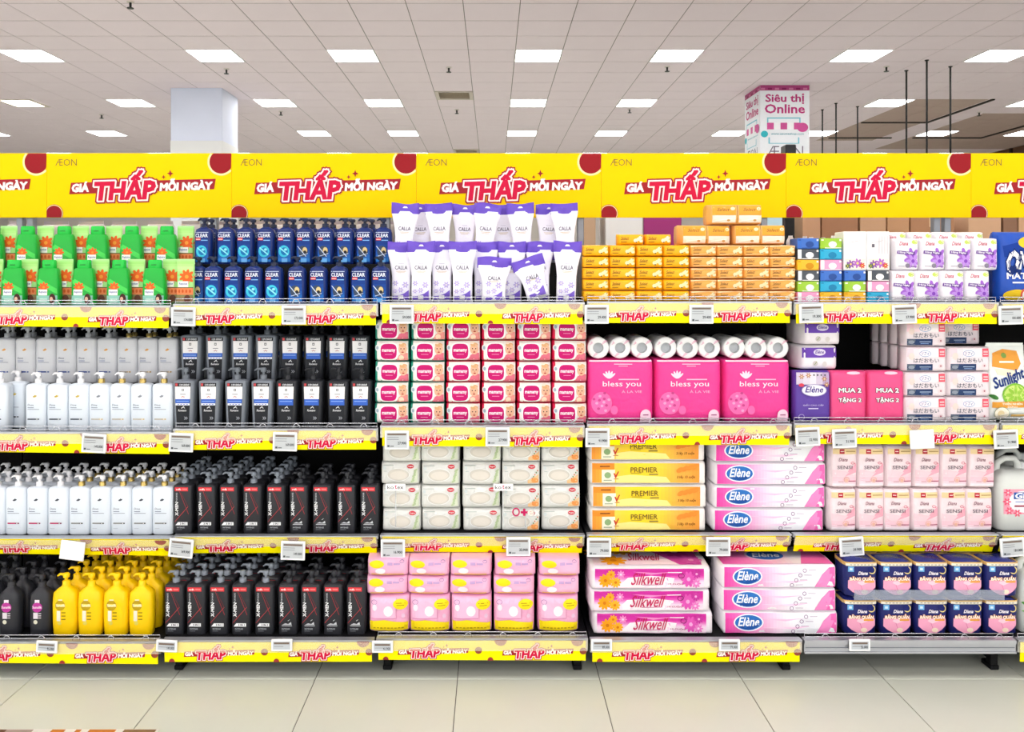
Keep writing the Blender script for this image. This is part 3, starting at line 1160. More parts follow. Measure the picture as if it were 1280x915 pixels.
big_y = tissue('#fbb417', '#6a4a1c', '#fff3d0', False, 8)
for i, px in enumerate([789, 823.5]):
    big_y.put(px, fu + .06, zt, f'yellow tissue pack lying on top of the yellow stack, {ORD[i]} of two', 'loose packs on the stacks')


def wrapped_pair(name_lab, px, y, z, w_, seed, rr=0):
    h_, d_ = .092, .16
    pw = Pillow(w_, h_, d_, 8, 5, (12, 7), .002, seed)
    pr_ = Proto('tissue_bundle', 'tissues', d_)
    pr_.part('packs', pw.geo(M('#efb566', .3, 0, .08, 14, .5, 34)))
    q = pw.print(.0016, .022)
    for k in range(2):
        x0 = -w_ / 2 + .008 + k * w_ / 2
        q.rect(x0, .042, x0 + w_ / 2 - .014, .084, '#f0a63c')
        q.text('Select', x0 + w_ * .2, .066, w_ * .24, .014, '#8a6234', .004, .35)
        q.ell(x0 + w_ * .38, .07, .010, .008, '#f8e3b8', 10)
        q.rect(x0, .008, x0 + w_ / 2 - .014, .04, '#f3e3d2')
        q.line(x0 + .01, .016, x0 + w_ / 2 - .03, .026, .004, '#fbf4ea')
        q.ell(x0 + w_ * .3, .018, .008, .005, '#c89a5a', 8)
    q.rect(-.001, .006, .001, .086, '#8a5a2c')
    pr_.part('film_print', q)
    pr_.put(px, y, z, name_lab, 'loose packs on the stacks', rz=rr)


wrapped_pair('film-wrapped pair of orange tissue packs on the stack, lower and left of three', 882, fu + .06, zt, .225, 3, .06)
wrapped_pair('film-wrapped pair of orange tissue packs on the stack, lower and right of three', 951, fu + .05, zt, .23, 5, -.02)
wrapped_pair('film-wrapped pair of orange tissue packs topping the whole pile under the banner', 921, fu + .055, zt + .0925, .235, 7, .02)

# ------------------------------------------------------------------ fifth bay, top shelf
zs = SZ(0, 4)
cols = {'blue': ('#3f6fc4', '#2f4f94'), 'grey': ('#4a5058', '#f2f0ee'), 'yellow': ('#f2b72c', '#c98a1c'), 'green': ('#9cc83c', '#f4f6ee'), 'pink': ('#f09cc4', '#f6eef2'), 'cyan': ('#2fa9d0', '#2480ac')}
cb = {}
for kx, (a, b2) in cols.items():
    p_ = Proto('tissue_box', 'tissues', .1)
    p_.part('box', block(.095, .0465, .1, M(a, .4, 0, .03, 20), .003))
    q = flat_print(.1)
    q.rect(-.046, .003, -.030, .044, '#f4f2f0' if kx in ('pink', 'grey') else a)
    q.rect(-.044, .036, -.033, .041, b2)
    q.ell(.006, .019, .018, .014, b2, 16)
    q.rect(-.028, .002, .046, .005, b2)
    q.rect(.036, .034, .044, .042, '#f4f2ee')
    p_.part('face_print', q)
    cb[kx] = p_
hb = .0475
stacks = [(1010.5, ['pink', 'green', 'grey', 'yellow', 'grey', 'blue']), (1039, ['yellow', 'cyan', 'blue', 'pink', 'cyan', 'green']), (1069, ['yellow', 'green', 'blue']), (1098, ['cyan', 'pink', 'grey'])]
for c, (px, st) in enumerate(stacks):
    for r, kx in enumerate(st):
        cb[kx].put(px, fu, zs + hb * r, f'small {kx} tissue box, {ORD[c]} stack from left, {ORD[r]} box up, top shelf', 'coloured tissue boxes', rz=R.uniform(-.015, .015))
# white cartons with a flower print on the two short stacks
for c, px in enumerate([1069, 1098]):
    p_ = Proto('white_carton', 'tissues', .1)
    p_.part('carton', block(.1, .17, .1, M('#f3f1f2', .45, 0, .03, 16), .003))
    q = flat_print(.1)
    q.rect(-.045, .004, .045, .05, '#f0e6d6')
    for fx, fz, r, k1 in ((-.02, .026, .02, '#8a5aa8'), (.01, .03, .022, '#b06ac0'), (.03, .02, .014, '#d0503c'), (-.034, .018, .012, '#4a6a3a')):
        q.flower(fx, fz, r, k1, '#f2d070', 7, 7)
    q.line(-.03, .12, .02, .13, .002, '#c9c2c6')
    if c:
        q.rect(-.03, .10, -.018, .115, '#6a6670')
        for k in range(4):
            q.rect(.0 + k * .012, .07, .004 + k * .012, .15, '#dad5da')
    p_.part('face_print', q)
    p_.put(px, fu, zs + hb * 3 + .001, f'white carton with painted flowers on the {ORD[c + 2]} tissue box stack', 'white flower cartons')
for c, px in enumerate([1121, 1129]):
    p_ = Proto('white_carton', 'tissues', .08)
    p_.part('carton', block(.06, .19, .08, M('#efecee', .45, 0, .03, 16), .003))
    q = flat_print(.08)
    for k in range(3):
        q.rect(-.02, .04 + k * .05, -.014, .07 + k * .05, '#cfc8ce')
    p_.part('face_print', q)
    p_.put(1095, fu + .105 + .085 * c, zs, f'plain white carton behind the pad packs, {ORD[c]} one back, top shelf', 'plain white cartons')

lp_ = Pillow(.104, .142, .075, 7, 7, (10, 9), .0012, 5)
pl = Proto('liner_pack', 'sanitary pads', .075)
pl.part('pack', lp_.geo(M('#f2eef4', .3, 0, .03, 14, .35, 30)))
q = lp_.print()
q.xf = lambda x, z: (x * .92, z)
q.rect(-.05, .112, .05, .134, '#f8f6f8')
q.text('Diana', -.018, .118, .042, .016, '#c0365c', .02, .35)
q.ell(.036, .124, .016, .010, '#c5d96a', 10)
q.flower(.022, .058, .042, '#a56ad0', '#8a4cc0', 7)
q.flower(.026, .04, .034, '#bd90e0', '#8a4cc0', 6)
q.poly([(-.05, .073), (.034, .066), (.036, .080), (-.048, .087)], '#6f4a98')
q.text('Hàng Ngày', -.008, .077, .07, .010, '#f8f4fa', .02, 0, -.06)
q.ell(.0, .02, .012, .010, '#8d8698', 10)
q.rect(-.045, .016, -.016, .020, '#b9b2c0')
q.rect(.016, .014, .044, .018, '#7d5aa0')
pl.part('face_print', q)
for i, px in enumerate([1129.5, 1160, 1191, 1223]):
    pl.put(px, fu, zs, grid_lab('white and purple liner pack', i, 4, 'bottom layer, top shelf'), 'white and purple liner packs', rz=R.uniform(-.015, .015))
for i, px in enumerate([1134, 1167, 1200, 1233]):
    pl.put(px, fu + .008, zs + .143, grid_lab('white and purple liner pack', i, 4, 'upper layer, top shelf'), 'white and purple liner packs', rz=R.uniform(-.015, .015))
    pl.put(px, fu + .094, zs + .175, grid_lab('white and purple liner pack behind', i, 4, 'upper layer, top shelf'), 'liner packs behind', x=PX(px, fu) - .006)
    pl.put(px, fu + .094, zs + .03, grid_lab('white and purple liner pack behind', i, 4, 'bottom layer, top shelf'), 'liner packs behind', x=PX(px, fu) - .006)

# blue detergent bag, sixth bay
zs = SZ(0, 5)
pw = Pillow(.19, .315, .12, 4, 4, (12, 12), .005, 3)
p_ = Proto('detergent_bag', 'detergent', .12)
p_.part('bag', pw.geo(film('#1d4fb4')))
q = pw.print(.003, .03)
q.xf = lambda x, z: (x * .74, z)
q.poly([(-.11, .25), (.1, .29), (.11, .24), (-.1, .2)], '#123a94')
q.ell(.05, .265, .07, .028, '#f2c92c')
q.text('OMO', .01, .175, .19, .09, '#f6f8fb', .05, .1, -.06, outlines=[(.11, '#0d2a6c')])
q.text('MATIC', -.005, .118, .17, .026, '#f4f6fa', .03)
q.rect(-.06, .085, .06, .092, '#dfe8f6')
q.ell(-.03, .032, .075, .026, '#e8c32a')
q.ell(.02, .036, .028, .026, '#d8604a')
q.ell(.02, .036, .016, .015, '#f2efe6')
p_.part('face_print', q)
p_.put(1277.5, fu + .01, zs, 'big blue detergent bag at the right end of the top shelf')

# ================================================================== SECOND SHELF
GREYW = '#e9ebf0'


def lotion(gold, strip, mark, base, shade, rise=.204, wd=.0455):
    """tall white pump bottle with a bird mark"""
    bt = Bottle([(0, wd - .004, .026), (.006, wd, .030), (rise - .012, wd, .030), (rise - .004, wd - .003, .027), (rise, wd - .010, .020), (rise + .003, .016, .015)], 5.5)
    pr_ = Proto('pump_bottle', 'lotion', .06)
    pr_.part('body', bt.geo(M(base, .3, 0, .03, 12)))
    q = bt.print()
    z0 = rise * .74
    q.ell(0, z0, .009, .004, mark, 10, rot=.3)
    q.poly([(-.012, z0 - .002), (.001, z0 + .003), (.004, z0 + .009), (-.002, z0 + .004)], mark)
    q.poly([(.006, z0 + .001), (.013, z0 + .006), (.007, z0 + .003)], mark)
    q.text('Dove', -.018, rise * .555, .026, .009, '#6d7486', .005, .15)
    q.rect(-.031, rise * .49, -.004, rise * .502, '#5f74a8' if shade else '#6d7486')
    q.rect(-.031, rise * .455, .020, rise * .466, '#8d94a4')
    a, b2 = strip
    q.rect(-.031, rise * .235, .004, rise * .262, a)
    q.rect(.004, rise * .235, .020, rise * .262, b2)
    q.rect(.008, rise * .24, .013, rise * .257, '#f0efee')
    q.rect(-.031, rise * .14, -.010, rise * .147, '#b9bfc9')
    pr_.part('label_print', q)
    pm = M('#f0f1f4' if not shade else '#aeb2b8', .3, 0, .03, 20)  # white pump; the greyer tone is shade put into the colour
    c, h = pump(rise + .002, pm, M('#c8b068', .25, .7, .05, 20) if gold else pm, .0145, .032, .048)
    pr_.part('collar', c, None, 'gold collar' if gold else None)
    pr_.part('pump', h)
    return pr_


zs = SZ(1, 0)
zr = riser(0, 1, .192, 3.792)
A = lotion(False, ('#1f3f8c', '#48609c'), '#d89a4a', '#d3d5da', True)  # white bottles under the top shelf, its shade painted into their base colour
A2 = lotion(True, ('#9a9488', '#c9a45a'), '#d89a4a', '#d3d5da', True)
B = lotion(False, ('#39424f', '#59616c'), '#c9b04a', '#dde6f0', False)
B2 = lotion(True, ('#b9b3a8', '#d3bd88'), '#8a8f9a', '#dde6f0', False)
rowA = [5, 30.5, 56, 81.5, 107, 132.5, 158, 183.5, 209]
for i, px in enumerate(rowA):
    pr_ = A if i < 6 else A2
    col = 'shade-greyed white pump bottle with matching pump' if i < 6 else 'shade-greyed white pump bottle with gold collar'
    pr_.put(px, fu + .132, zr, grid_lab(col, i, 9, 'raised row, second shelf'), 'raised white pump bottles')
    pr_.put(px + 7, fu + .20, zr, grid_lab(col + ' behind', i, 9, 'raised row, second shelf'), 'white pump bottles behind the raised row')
rowB = [-4, 18, 43.5, 70.5, 97, 123, 149, 175, 202]
for i, px in enumerate(rowB):
    pr_ = B if i < 5 else B2
    col = 'bright white pump bottle with white pump' if i < 5 else 'bright white pump bottle with gold collar'
    pr_.put(px, fu + (.0615 if i == 1 else 0), zs, grid_lab(col, i, 9, 'front row, second shelf'), 'front white pump bottles')
# second bay: grey and black men's shampoo
zs = SZ(1, 1)
zr = riser(1, 1, .192)


def mens(body, pumpc, twofold):
    bt = Bottle([(0, .038, .030), (.005, .041, .033), (.10, .044, .034), (.195, .047, .034), (.203, .045, .032), (.207, .03, .022), (.209, .016, .015)], 9, 36)
    pr_ = Proto('pump_bottle', 'shampoo', .068)
    pr_.part('body', bt.geo(M(body, .35, 0, .06, 14)))
    q = bt.print()
    q.poly([(-.028, .006), (.026, .006), (.034, .196), (-.036, .196)], '#26282d')
    q.poly([(-.0335, .125), (.0315, .125), (.033, .180), (-.035, .180)], '#eeecee')
    q.rect(-.034, .183, -.024, .194, '#c9464a')
    q.text('129.000đ', .006, .188, .044, .009, '#d8dade', .02)
    q.rect(-.0055, .160, .0045, .171, '#55585e')
    q.rect(-.003, .163, .002, .168, '#eeecee')
    q.rect(-.012, .145, .012, .148, '#8a8a92')
    q.poly([(-.010, .138), (-.005, .132), (0, .137), (.005, .132), (.010, .138), (.005, .135), (0, .140), (-.005, .135)], '#a04048')
    q.rect(-.033, .108 if twofold else .098, .031, .125, '#3a64c4')
    q.rect(-.028, .114, .026, .117, '#8fb0ea')
    if twofold:
        q.rect(-.032, .098, .030, .107, '#e6eaf4')
        for k in range(4):
            q.rect(-.024 + k * .013, .1005, -.016 + k * .013, .1035, '#5f7cc0')
    q.text('Romano', -.002, .076, .036, .009, '#e6e8ea', .015, .2)
    q.line(-.006, .085, .006, .094, .003, '#e6e8ea')
    q.line(.010, .085, .004, .090, .002, '#e6e8ea')
    q.text('»', .014, .042, .016, .012, '#9a9ea6', .01)
    pr_.part('label_print', q)
    pm = M(pumpc, .35, .2, .05, 20)
    c, h = pump(.208, pm, None, .015, .040, .052)
    pr_.part('collar', c)
    pr_.part('pump', h)
    return pr_


mg, mk = mens('#7d848e', '#6f767e', True), mens('#2a2c31', '#26282c', False)
for i, px in enumerate([228, 260, 293, 326, 357, 389, 421, 450]):
    (mg if i < 4 else mk).put(px + 1, fu, zs, grid_lab(f'{"grey" if i < 4 else "black"} pump bottle with white and blue label', i, 8, 'front row, second shelf'), "men's bottles, front row", rz=-.02)
for i, px in enumerate([238, 269.5, 301, 332, 362.5, 392, 421.5, 450]):
    (mg if i < 4 else mk).put(px, fu + .105, zr, grid_lab(f'{"grey" if i < 4 else "black"} pump bottle with white and blue label', i, 8, 'raised row, second shelf'), "men's bottles, raised row")
    if i < 7:
        (mg if i < 4 else mk).put(px + 9, fu + .195, zr, grid_lab(f'{"grey" if i < 4 else "black"} pump bottle behind', i, 7, 'raised row, second shelf'), "men's bottles behind the raised row")

# third bay: baby wipes
zs = SZ(1, 2)


def wipes(back, seed, pose):
    w_, h_, d_ = .154, .0905, .15
    pw = Pillow(w_, h_, d_, 9, 7, (10, 8), .0022, seed)
    pr_ = Proto('wipes_pack', 'wipes', d_)
    pr_.part('pack', pw.geo(M(back, .3, 0, .06, 16, .4, 30)))
    q = pw.print(.0018, .02)
    q.rect(-.064, .0015, .0735, .088, '#e9e3dc')
    q.ell(-.062, .058, .010, .014, '#dfe4e6', 12)
    q.ell(-.062, .058, .006, .008, '#9ab0bc', 10)
    n = 24
    sq = [(-.012 + .036 * math.copysign(abs(math.cos(2 * math.pi * k / n)) ** .6, math.cos(2 * math.pi * k / n)), .042 + .034 * math.copysign(abs(math.sin(2 * math.pi * k / n)) ** .6, math.sin(2 * math.pi * k / n))) for k in range(n)]
    q.poly([(-.012 + (x + .012) * 1.16, .042 + (z - .042) * 1.14) for x, z in sq], '#f8f6f6')
    q.poly(sq, '#c4146c')
    q.text('mamamy', -.012, .044, .058, .015, '#fbf0f6', .025)
    q.rect(-.028, .028, .004, .0305, '#e08ab4')
    # printed photograph of a baby
    q.poly([(.022, .003), (.072, .003), (.072, .034), (.058, .038), (.034, .026)], '#dc6f84' if pose else '#e6938c')
    if not pose:
        q.ell(.044, .014, .012, .012, '#f2d2b8', 10)
    q.ell(.050, .052, .0185, .024, '#e6b496', 16)
    q.ell(.050, .071, .017, .009, '#d9a878', 12)
    q.ell(.042, .080, .009, .006, '#f0dcc8', 8)
    for ex in (.0425, .0565):
        q.ell(ex, .054, .0028, .003, '#4a2e24', 6)
    q.ell(.050, .047, .003, .003, '#d0987c', 6)
    q.ell(.050, .039, .006, .003, '#b8443e', 8)
    pr_.part('face_print', q)
    return pr_


TEAL, RED = '#1f8f78', '#d81e4c'
wt, wr_ = [wipes(TEAL, 1, True), wipes(TEAL, 2, False)], [wipes(RED, 3, True), wipes(RED, 4, False), wipes(RED, 5, True)]
hw = .0925
for c, px in enumerate([490, 534.4, 578.8, 623.2, 667.6, 712]):
    for r in range(5):
        st = wt if c < 2 else wr_
        st[(c * 3 + r) % len(st)].put(px + R.uniform(-.3, .3), fu + .004 + R.uniform(0, .012), zs + .001 + hw * r,
            f'baby wipes pack with {"teal" if c < 2 else "red"} back, {ORD[c]} column from left, {ORD[r]} row up', 'baby wipes packs', rot=(R.uniform(-.004, .008), R.uniform(-.009, .009), R.uniform(-.03, .03)))

# fourth bay: pink toilet roll packs
zs = SZ(1, 3)


def roll_geo(g, x, z, r, d, hole, white, core):
    n = 24
    def ring(rr, y):
        return [(x + rr * math.cos(2 * math.pi * k / n), y, z + rr * math.sin(2 * math.pi * k / n)) for k in range(n)]
    g.loft([ring(hole, -d / 2 + .0005), ring(hole + .001, -d / 2), ring(r * .90, -d / 2 - .001), ring(r * .985, -d / 2 + .004), ring(r, -d / 2 + .012), ring(r, d / 2 - .012), ring(r * .9, d / 2)], white, True, (False, True))
    g.loft([ring(hole, -d / 2 + .0005), ring(hole, -d / 2 + .03)], core, True, (False, False))
    g.add(ring(hole, -d / 2 + .03), [tuple(reversed(range(n)))], core)
    return g


W_, HP, D_ = .292, .278, .30
pk = Pillow(W_, HP, D_, 12, 14, (12, 10), .0025, 4)
rp = Proto('toilet_roll_pack', 'toilet paper', D_)
rp.part('wrapper', pk.geo(film('#ec3d92')))
q = pk.print(.002, .03)
q.rect(-.138, .268, .138, .274, '#f8dcea')
for k in range(5):
    a = math.pi * (.22 + .14 * k)
    q.ell(-.052 + .018 * math.cos(a), .196 + .016 * math.sin(a), .018, .005, '#f6d6e8', 10, rot=a)
q.text('bless you', .004, .168, .168, .030, '#f8dcec', .006)
q.text('À LA VIE', .048, .138, .09, .013, '#f2a8cf', .004)
q.rect(-.01, .188, .08, .193, '#f3b4d4')
q.rect(-.03, .256, .05, .260, '#f3b4d4')
q.rect(-.01, .248, .03, .251, '#f3b4d4')
q.ell(-.085, .086, .046, .050, '#f26cae', 18)
for k in range(12):
    a = k * 2.4
    rr = .010 + .003 * k
    q.ell(-.085 + rr * math.cos(a), .09 + rr * math.sin(a), .007, .006, '#c9488a' if k % 2 else '#f79cc8', 8)
q.ell(-.03, .056, .016, .020, '#f26cae', 14)
q.ell(.108, .034, .024, .026, '#f2cfe0', 14)
q.rect(.084, .006, .132, .030, '#f2cfe0')
q.rect(.096, .033, .120, .038, '#a06084')
q.rect(.092, .018, .124, .022, '#b98aa4')
rp.part('face_print', q)
WHT, CORE = M('#eef0f0', .5, 0, .03, 20), M('#d0d3d6', .6, 0, .05, 20)
RR = .0485
for k in (-1, 0, 1):
    rg = roll_geo(G(), k * .0968, HP + RR + .001, RR, D_ - .04, .0235, WHT, CORE)
    rp.part('paper_roll', rg)
    rq = P(lambda x, z: -D_ / 2 + .018, .0008, .0002)
    for a, ln in ((.7, .03), (2.6, .014), (4.3, .024)):
        cx, cz = k * .0968 + .036 * math.cos(a), HP + RR + .001 + .036 * math.sin(a)
        for j in range(3):
            q2 = ln * (1 - .3 * j)
            rq.line(cx - q2 / 2, cz + j * .004 - q2 * .3, cx + q2 / 2, cz + j * .004 + q2 * .3, .0016, '#e39ab8')
    rp.part('roll_print', rq, 'paper_roll')
for i, px in enumerate([776, 861, 947]):
    rp.put(px, fu + .005, zs, f'pink toilet roll pack with three white roll ends on top, {ORD[i]} from left', 'pink toilet roll packs')

# fifth bay: tissue, buy-two packs and pads
zs = SZ(1, 4)
pw = Pillow(.158, .225, .085, 9, 10, (10, 9), .0015, 2)
p_ = Proto('tissue_pack', 'tissues', .085)
p_.part('pack', pw.geo(film('#5a3c9c')))
q = pw.print(.0016, .03)
q.grad(-.072, .165, .072, .218, ['#cfc3d6', '#e2dce6', '#b9a3c6'], 5)
for fx, fz in ((-.05, .2), (-.02, .205), (.05, .19), (.06, .165)):
    q.flower(fx, fz, .013, '#b8876a', '#e8d0b0', 6, 6)
for k in range(4):
    q.ell(.004 + k * .016, .207, .004, .004, '#5c5f66', 8)
q.ell(.004, .140, .056, .027, '#a69ac8', 20)
q.ell(.004, .140, .052, .024, '#ece6f2', 20)
q.text('Elène', .004, .144, .078, .026, '#4a3c8c', .02, .25)
q.ell(-.052, .163, .012, .008, '#d8485c', 10)
q.text('GIẤY CAO CẤP', 0, .076, .09, .009, '#d9cfee', .004)
q.rect(-.022, .058, .022, .062, '#d9cfee')
q.ring(-.052, .022, .014, .014, .003, '#a89ad0', 14)
p_.part('face_print', q)
p_.put(1016, fu, zs, 'tall purple tissue pack at the bottom left of the fifth bay, second shelf')
p_ = Proto('tissue_box', 'tissues', .22)
pw = Pillow(.165, .108, .22, 10, 8, (10, 8), .0012, 6)
p_.part('box', pw.geo(M('#ebe6ea', .35, 0, .03, 14, .25, 30)))
q = pw.print(.0016, .03)
q.rect(-.078, .054, .078, .098, '#6a45ac')
q.ell(-.002, .078, .028, .015, '#ded6ea', 16)
q.text('Elène', -.002, .079, .040, .014, '#5a3c9c', .02, .25)
q.ell(-.022, .028, .012, .012, '#c9c2c0', 10)
q.ell(.02, .026, .010, .012, '#d5cfcd', 10)
q.line(-.026, .022, -.016, .036, .003, '#8a9a6a')
p_.part('face_print', q)
p_.put(1023, fu + .025, zs + .227, 'white tissue pack with purple band on the tall purple pack, lower of two', rz=.06)
p_.put(1027, fu + .02, zs + .337, 'white tissue pack with purple band on the tall purple pack, upper of two', rz=.05)

pw = Pillow(.160, .224, .09, 9, 12, (9, 10), .0035, 8)
p_ = Proto('gift_offer_pack', 'tissues', .09)
p_.part('pack', pw.geo(film('#e84e86')))
q = pw.print(.002, .03)
q.xf = lambda x, z: (x, z * .86)
q.text('MUA 2', .004, .162, .096, .022, '#fbf2f2', .035, 0, 0, outlines=[(.10, '#3a2430')])
q.text('TẶNG 2', .004, .112, .100, .030, '#fbf2f2', .035, 0, 0, outlines=[(.10, '#3a2430')])
q.ell(.02, .25, .03, .008, '#f6c4d6', 12)
p_.part('face_print', q)
sm_ = G()
for k in range(3):
    sm_.box(-.006, .006, -.048, -.042, .05 + k * .075, .056 + k * .075, M('#3a2430', .5), .001)
for i, px in enumerate([1061, 1108]):
    p_.put(px, fu + .004, zs, f'pink plastic gift offer pack with white lettering, {ORD[i]} of two')

pw = Pillow(.184, .1085, .085, 11, 9, (10, 8), .0012, 3)
so = Proto('pad_pack', 'sanitary pads', .085)
so.part('pack', pw.geo(M('#ecdfe4', .3, 0, .03, 14, .35, 28)))
q = pw.print(.0015, .026)
q.grad(-.084, .066, .084, .102, ['#f3cdd6', '#f8f0f2', '#f8f2f4'], 6)
q.ell(-.064, .068, .013, .016, '#e8d3cc', 10)
q.ring(-.004, .080, .026, .014, .002, '#5f94c8')
q.text('ソフィ', -.004, .080, .034, .014, '#2f62a8', .015, .2)
q.text('はだおもい', 0, .050, .112, .020, '#4c5566', .006)
q.rect(-.084, .006, .028, .034, '#2b3f66')
q.rect(-.084, .008, -.048, .032, '#5d6878')
q.ell(-.066, .02, .014, .008, '#8e97a4', 10)
q.rect(-.030, .020, .020, .023, '#a9bcd8')
q.rect(-.026, .012, .010, .015, '#7d97c4')
q.rect(.054, .066, .082, .102, '#e85a6c')
q.rect(.058, .074, .078, .078, '#f6d8da')
q.rect(.058, .084, .078, .092, '#f2b8bc')
q.ell(.062, .026, .010, .010, '#e4d3d6', 10)
q.ell(.062, .026, .004, .004, '#a86070', 8)
so.part('face_print', q)
hs = .1105
for r in range(4):
    so.put(1157.5, fu + .004 * (r % 2), zs + hs * r, f'white and pink pad pack with blue label, first column, {ORD[r]} row up', 'white and pink pad packs', rz=R.uniform(-.02, .02))
    so.put(1212 if r < 3 else 1200, fu + (.004 * r if r < 3 else .10), zs + hs * r, f'white and pink pad pack with blue label, second column, {ORD[r]} row up', 'white and pink pad packs', rz=R.uniform(-.02, .02))
for r in (2, 3):         # the same packs one behind another, their ends showing in the dark over the gift packs
    for k in range(3):
        so.put(616, fu + .092 * (k + 1), zs + hs * r, f'pad pack in the dark over the gift packs, {("third", "topmost")[r - 2]} row, {ORD[k + 1]} back', 'pad packs running back into the shelf', x=PX(1157.5, fu))

# citrus refill pouch, sixth bay
zs = SZ(1, 5)
T = lambda v: (min(1, (1 - v) * .9) ** .6) * min(1, (1.02 + v) * 5) ** .5
pw = Pillow(.166, .335, .09, 4, 3, (12, 12), .003, 6, T)
p_ = Proto('refill_pouch', 'detergent', .09)
p_.part('pouch', pw.geo(M('#edf3ee', .25, 0, .03, 14, .4, 22)))
q = pw.print(.0022, .03)
q.xf = lambda x, z: (x * .74, z)
q.poly([(-.09, .24), (.05, .225), (.075, .255), (.06, .31), (-.02, .318), (-.085, .30)], '#e39b3e')
q.poly([(-.085, .235), (.04, .222), (.02, .20), (-.06, .205)], '#f4e6c8')
q.rect(-.05, .258, .035, .266, '#f8f0e0')
q.ell(-.02, .29, .016, .012, '#7a9a4a', 10)
q.text('Sunlight', .0, .185, .185, .062, '#233a7c', .03, .1, .28)
q.ell(.03, .118, .074, .052, '#7fb93a', 22)
q.ell(.03, .118, .064, .044, '#c9e27a', 22)
for k in range(8):
    a = 2 * math.pi * k / 8
    q.ell(.03 + .036 * math.cos(a), .118 + .024 * math.sin(a), .020, .008, '#9acb48', 10, rot=math.atan2(.024 * math.sin(a), .036 * math.cos(a)))
q.ell(-.09, .108, .022, .010, '#3f7a3a', 10, rot=-.3)
q.poly([(-.1, .06), (.1, .064), (.1, .092), (-.1, .086)], '#dd9a3c')
q.text('THIÊN NHIÊN', .01, .080, .12, .011, '#fbf2e2', .02)
q.text('GỪNG', .01, .067, .06, .009, '#fbf2e2', .02)
q.ell(-.05, .036, .040, .030, '#f3ecd8', 16)
q.ring(-.05, .036, .040, .030, .002, '#8a9a7a')
q.ell(-.055, .036, .018, .014, '#e4d2a4', 10)
q.rect(.0, .036, .09, .040, '#a9b4b0')
q.rect(.0, .024, .09, .034, '#d8b06a')
p_.part('face_print', q)
p_.part('top_seal', G().box(-.080, .080, -.0015, .0015, .326, .345, M('#e9efea', .3)))
p_.put(1263, fu + .008, zs, 'white and orange citrus refill pouch at the right end of the second shelf', rz=-.05)

# ================================================================== THIRD SHELF
zs = SZ(2, 0)
D1 = lotion(False, ('#b8285c', '#7a3a58'), '#4a4f5a', '#dee7f1', False, .208)
D2 = lotion(True, ('#8a8c8a', '#4f5356'), '#4a4f5a', '#dee7f1', False, .208)
fx_ = [-34, -7.5, 18.5, 45, 71.5, 98, 124.5, 150.5, 176.5, 202.5]
for i, px in enumerate(fx_):
    for r in range(4):
        d = fu + .078 * r
        x = PX(px, fu) + (.0 if r == 0 else R.uniform(-.003, .003)) - .0 * r
        pr_ = D1 if i < 5 else D2
        pr_.put(0, d, zs, f'white pump bottle with {"white" if i < 5 else "gold"} collar, {ORD[i]} column from left, {("front row", "second row back", "third row back", "fourth row back")[r]}, third shelf', 'white pump bottles on the third shelf', x=x)


def xbottle(three, sh):
    hb_ = .214
    bt = Bottle([(0, .037, .028), (.005, .039, .030), (hb_ - .012, .041, .032), (hb_ - .004, .039, .030), (hb_, .026, .02), (hb_ + .003, .014, .013)], 9, 36)
    pr_ = Proto('pump_bottle', 'shampoo', .064)
    pr_.part('body', bt.geo(M('#2b2c31', .38, 0, .08, 14)))
    q = bt.print()
    q.rect(-.033, .186, .026, .203, '#d8363f')
    q.text('MỚI', -.016, .194, .020, .009, '#f6e4e2', .035)
    q.rect(.0, .191, .022, .198, '#eb7a7a')
    q.line(-.012, .186, .028, .085, .0016, '#b0363c')
    q.line(-.034, .050, .026, .118, .0018, '#c04046')
    q.line(.026, .118, -.004, .180, .0012, '#8a3438')
    q.text('X-MEN', -.024, .108, .060, .013, '#eef0f2', .03, .1, math.pi / 2)
    q.text('FOR BOSS', -.024, .160, .038, .006, '#c4c8cc', .015, 0, math.pi / 2)
    if three:
        q.poly([(-.030, .036), (.024, .036), (.024, .050), (-.018, .050)], '#eceef0')
        q.text('3 IN 1', .004, .043, .026, .008, '#303238', .03)
    else:
        q.rect(-.024, .038, .020, .041, '#c9ccd0')
        q.poly([(-.022, .044), (-.008, .050), (.004, .047), (.016, .056), (.018, .044)], '#c9ccd0')
        q.line(.002, .060, .010, .066, .002, '#c9ccd0')
    q.text('INTENSE', -.006, .026, .034, .006, '#b4b8bd', .015)
    q.rect(-.024, .016, .0, .018, '#7c8086')
    pr_.part('label_print', q)
    pm = M('#7d858f' if three else '#2f3136', .35, .2, .05, 20)
    c, h = pump(hb_ + .001, pm, None, .0155, .036, .050)
    pr_.part('collar', c)
    pr_.part('pump', h)
    return pr_


xa, xb = xbottle(True, 0), xbottle(False, 0)
ROWN = ('front row', 'second row back', 'third row back', 'fourth row back', 'fifth row back')
zs = SZ(2, 1)
for i, px in enumerate([228, 257.5, 285.5, 315, 344.5, 373, 402, 432.5, 461.5]):
    for r in range(5 if i < 5 else 3):
        (xa if i < 5 else xb).put(0, fu + .078 * r, zs, f'black pump bottle with {"grey" if i < 5 else "black"} pump, {ORD[i]} column from left, {ROWN[r]}, third shelf', 'black pump bottles on the third shelf', x=PX(px, fu) + (0 if r == 0 else R.uniform(-.003, .003)), rz=-.03)

# third bay: white baby wipes
zs = SZ(2, 2)


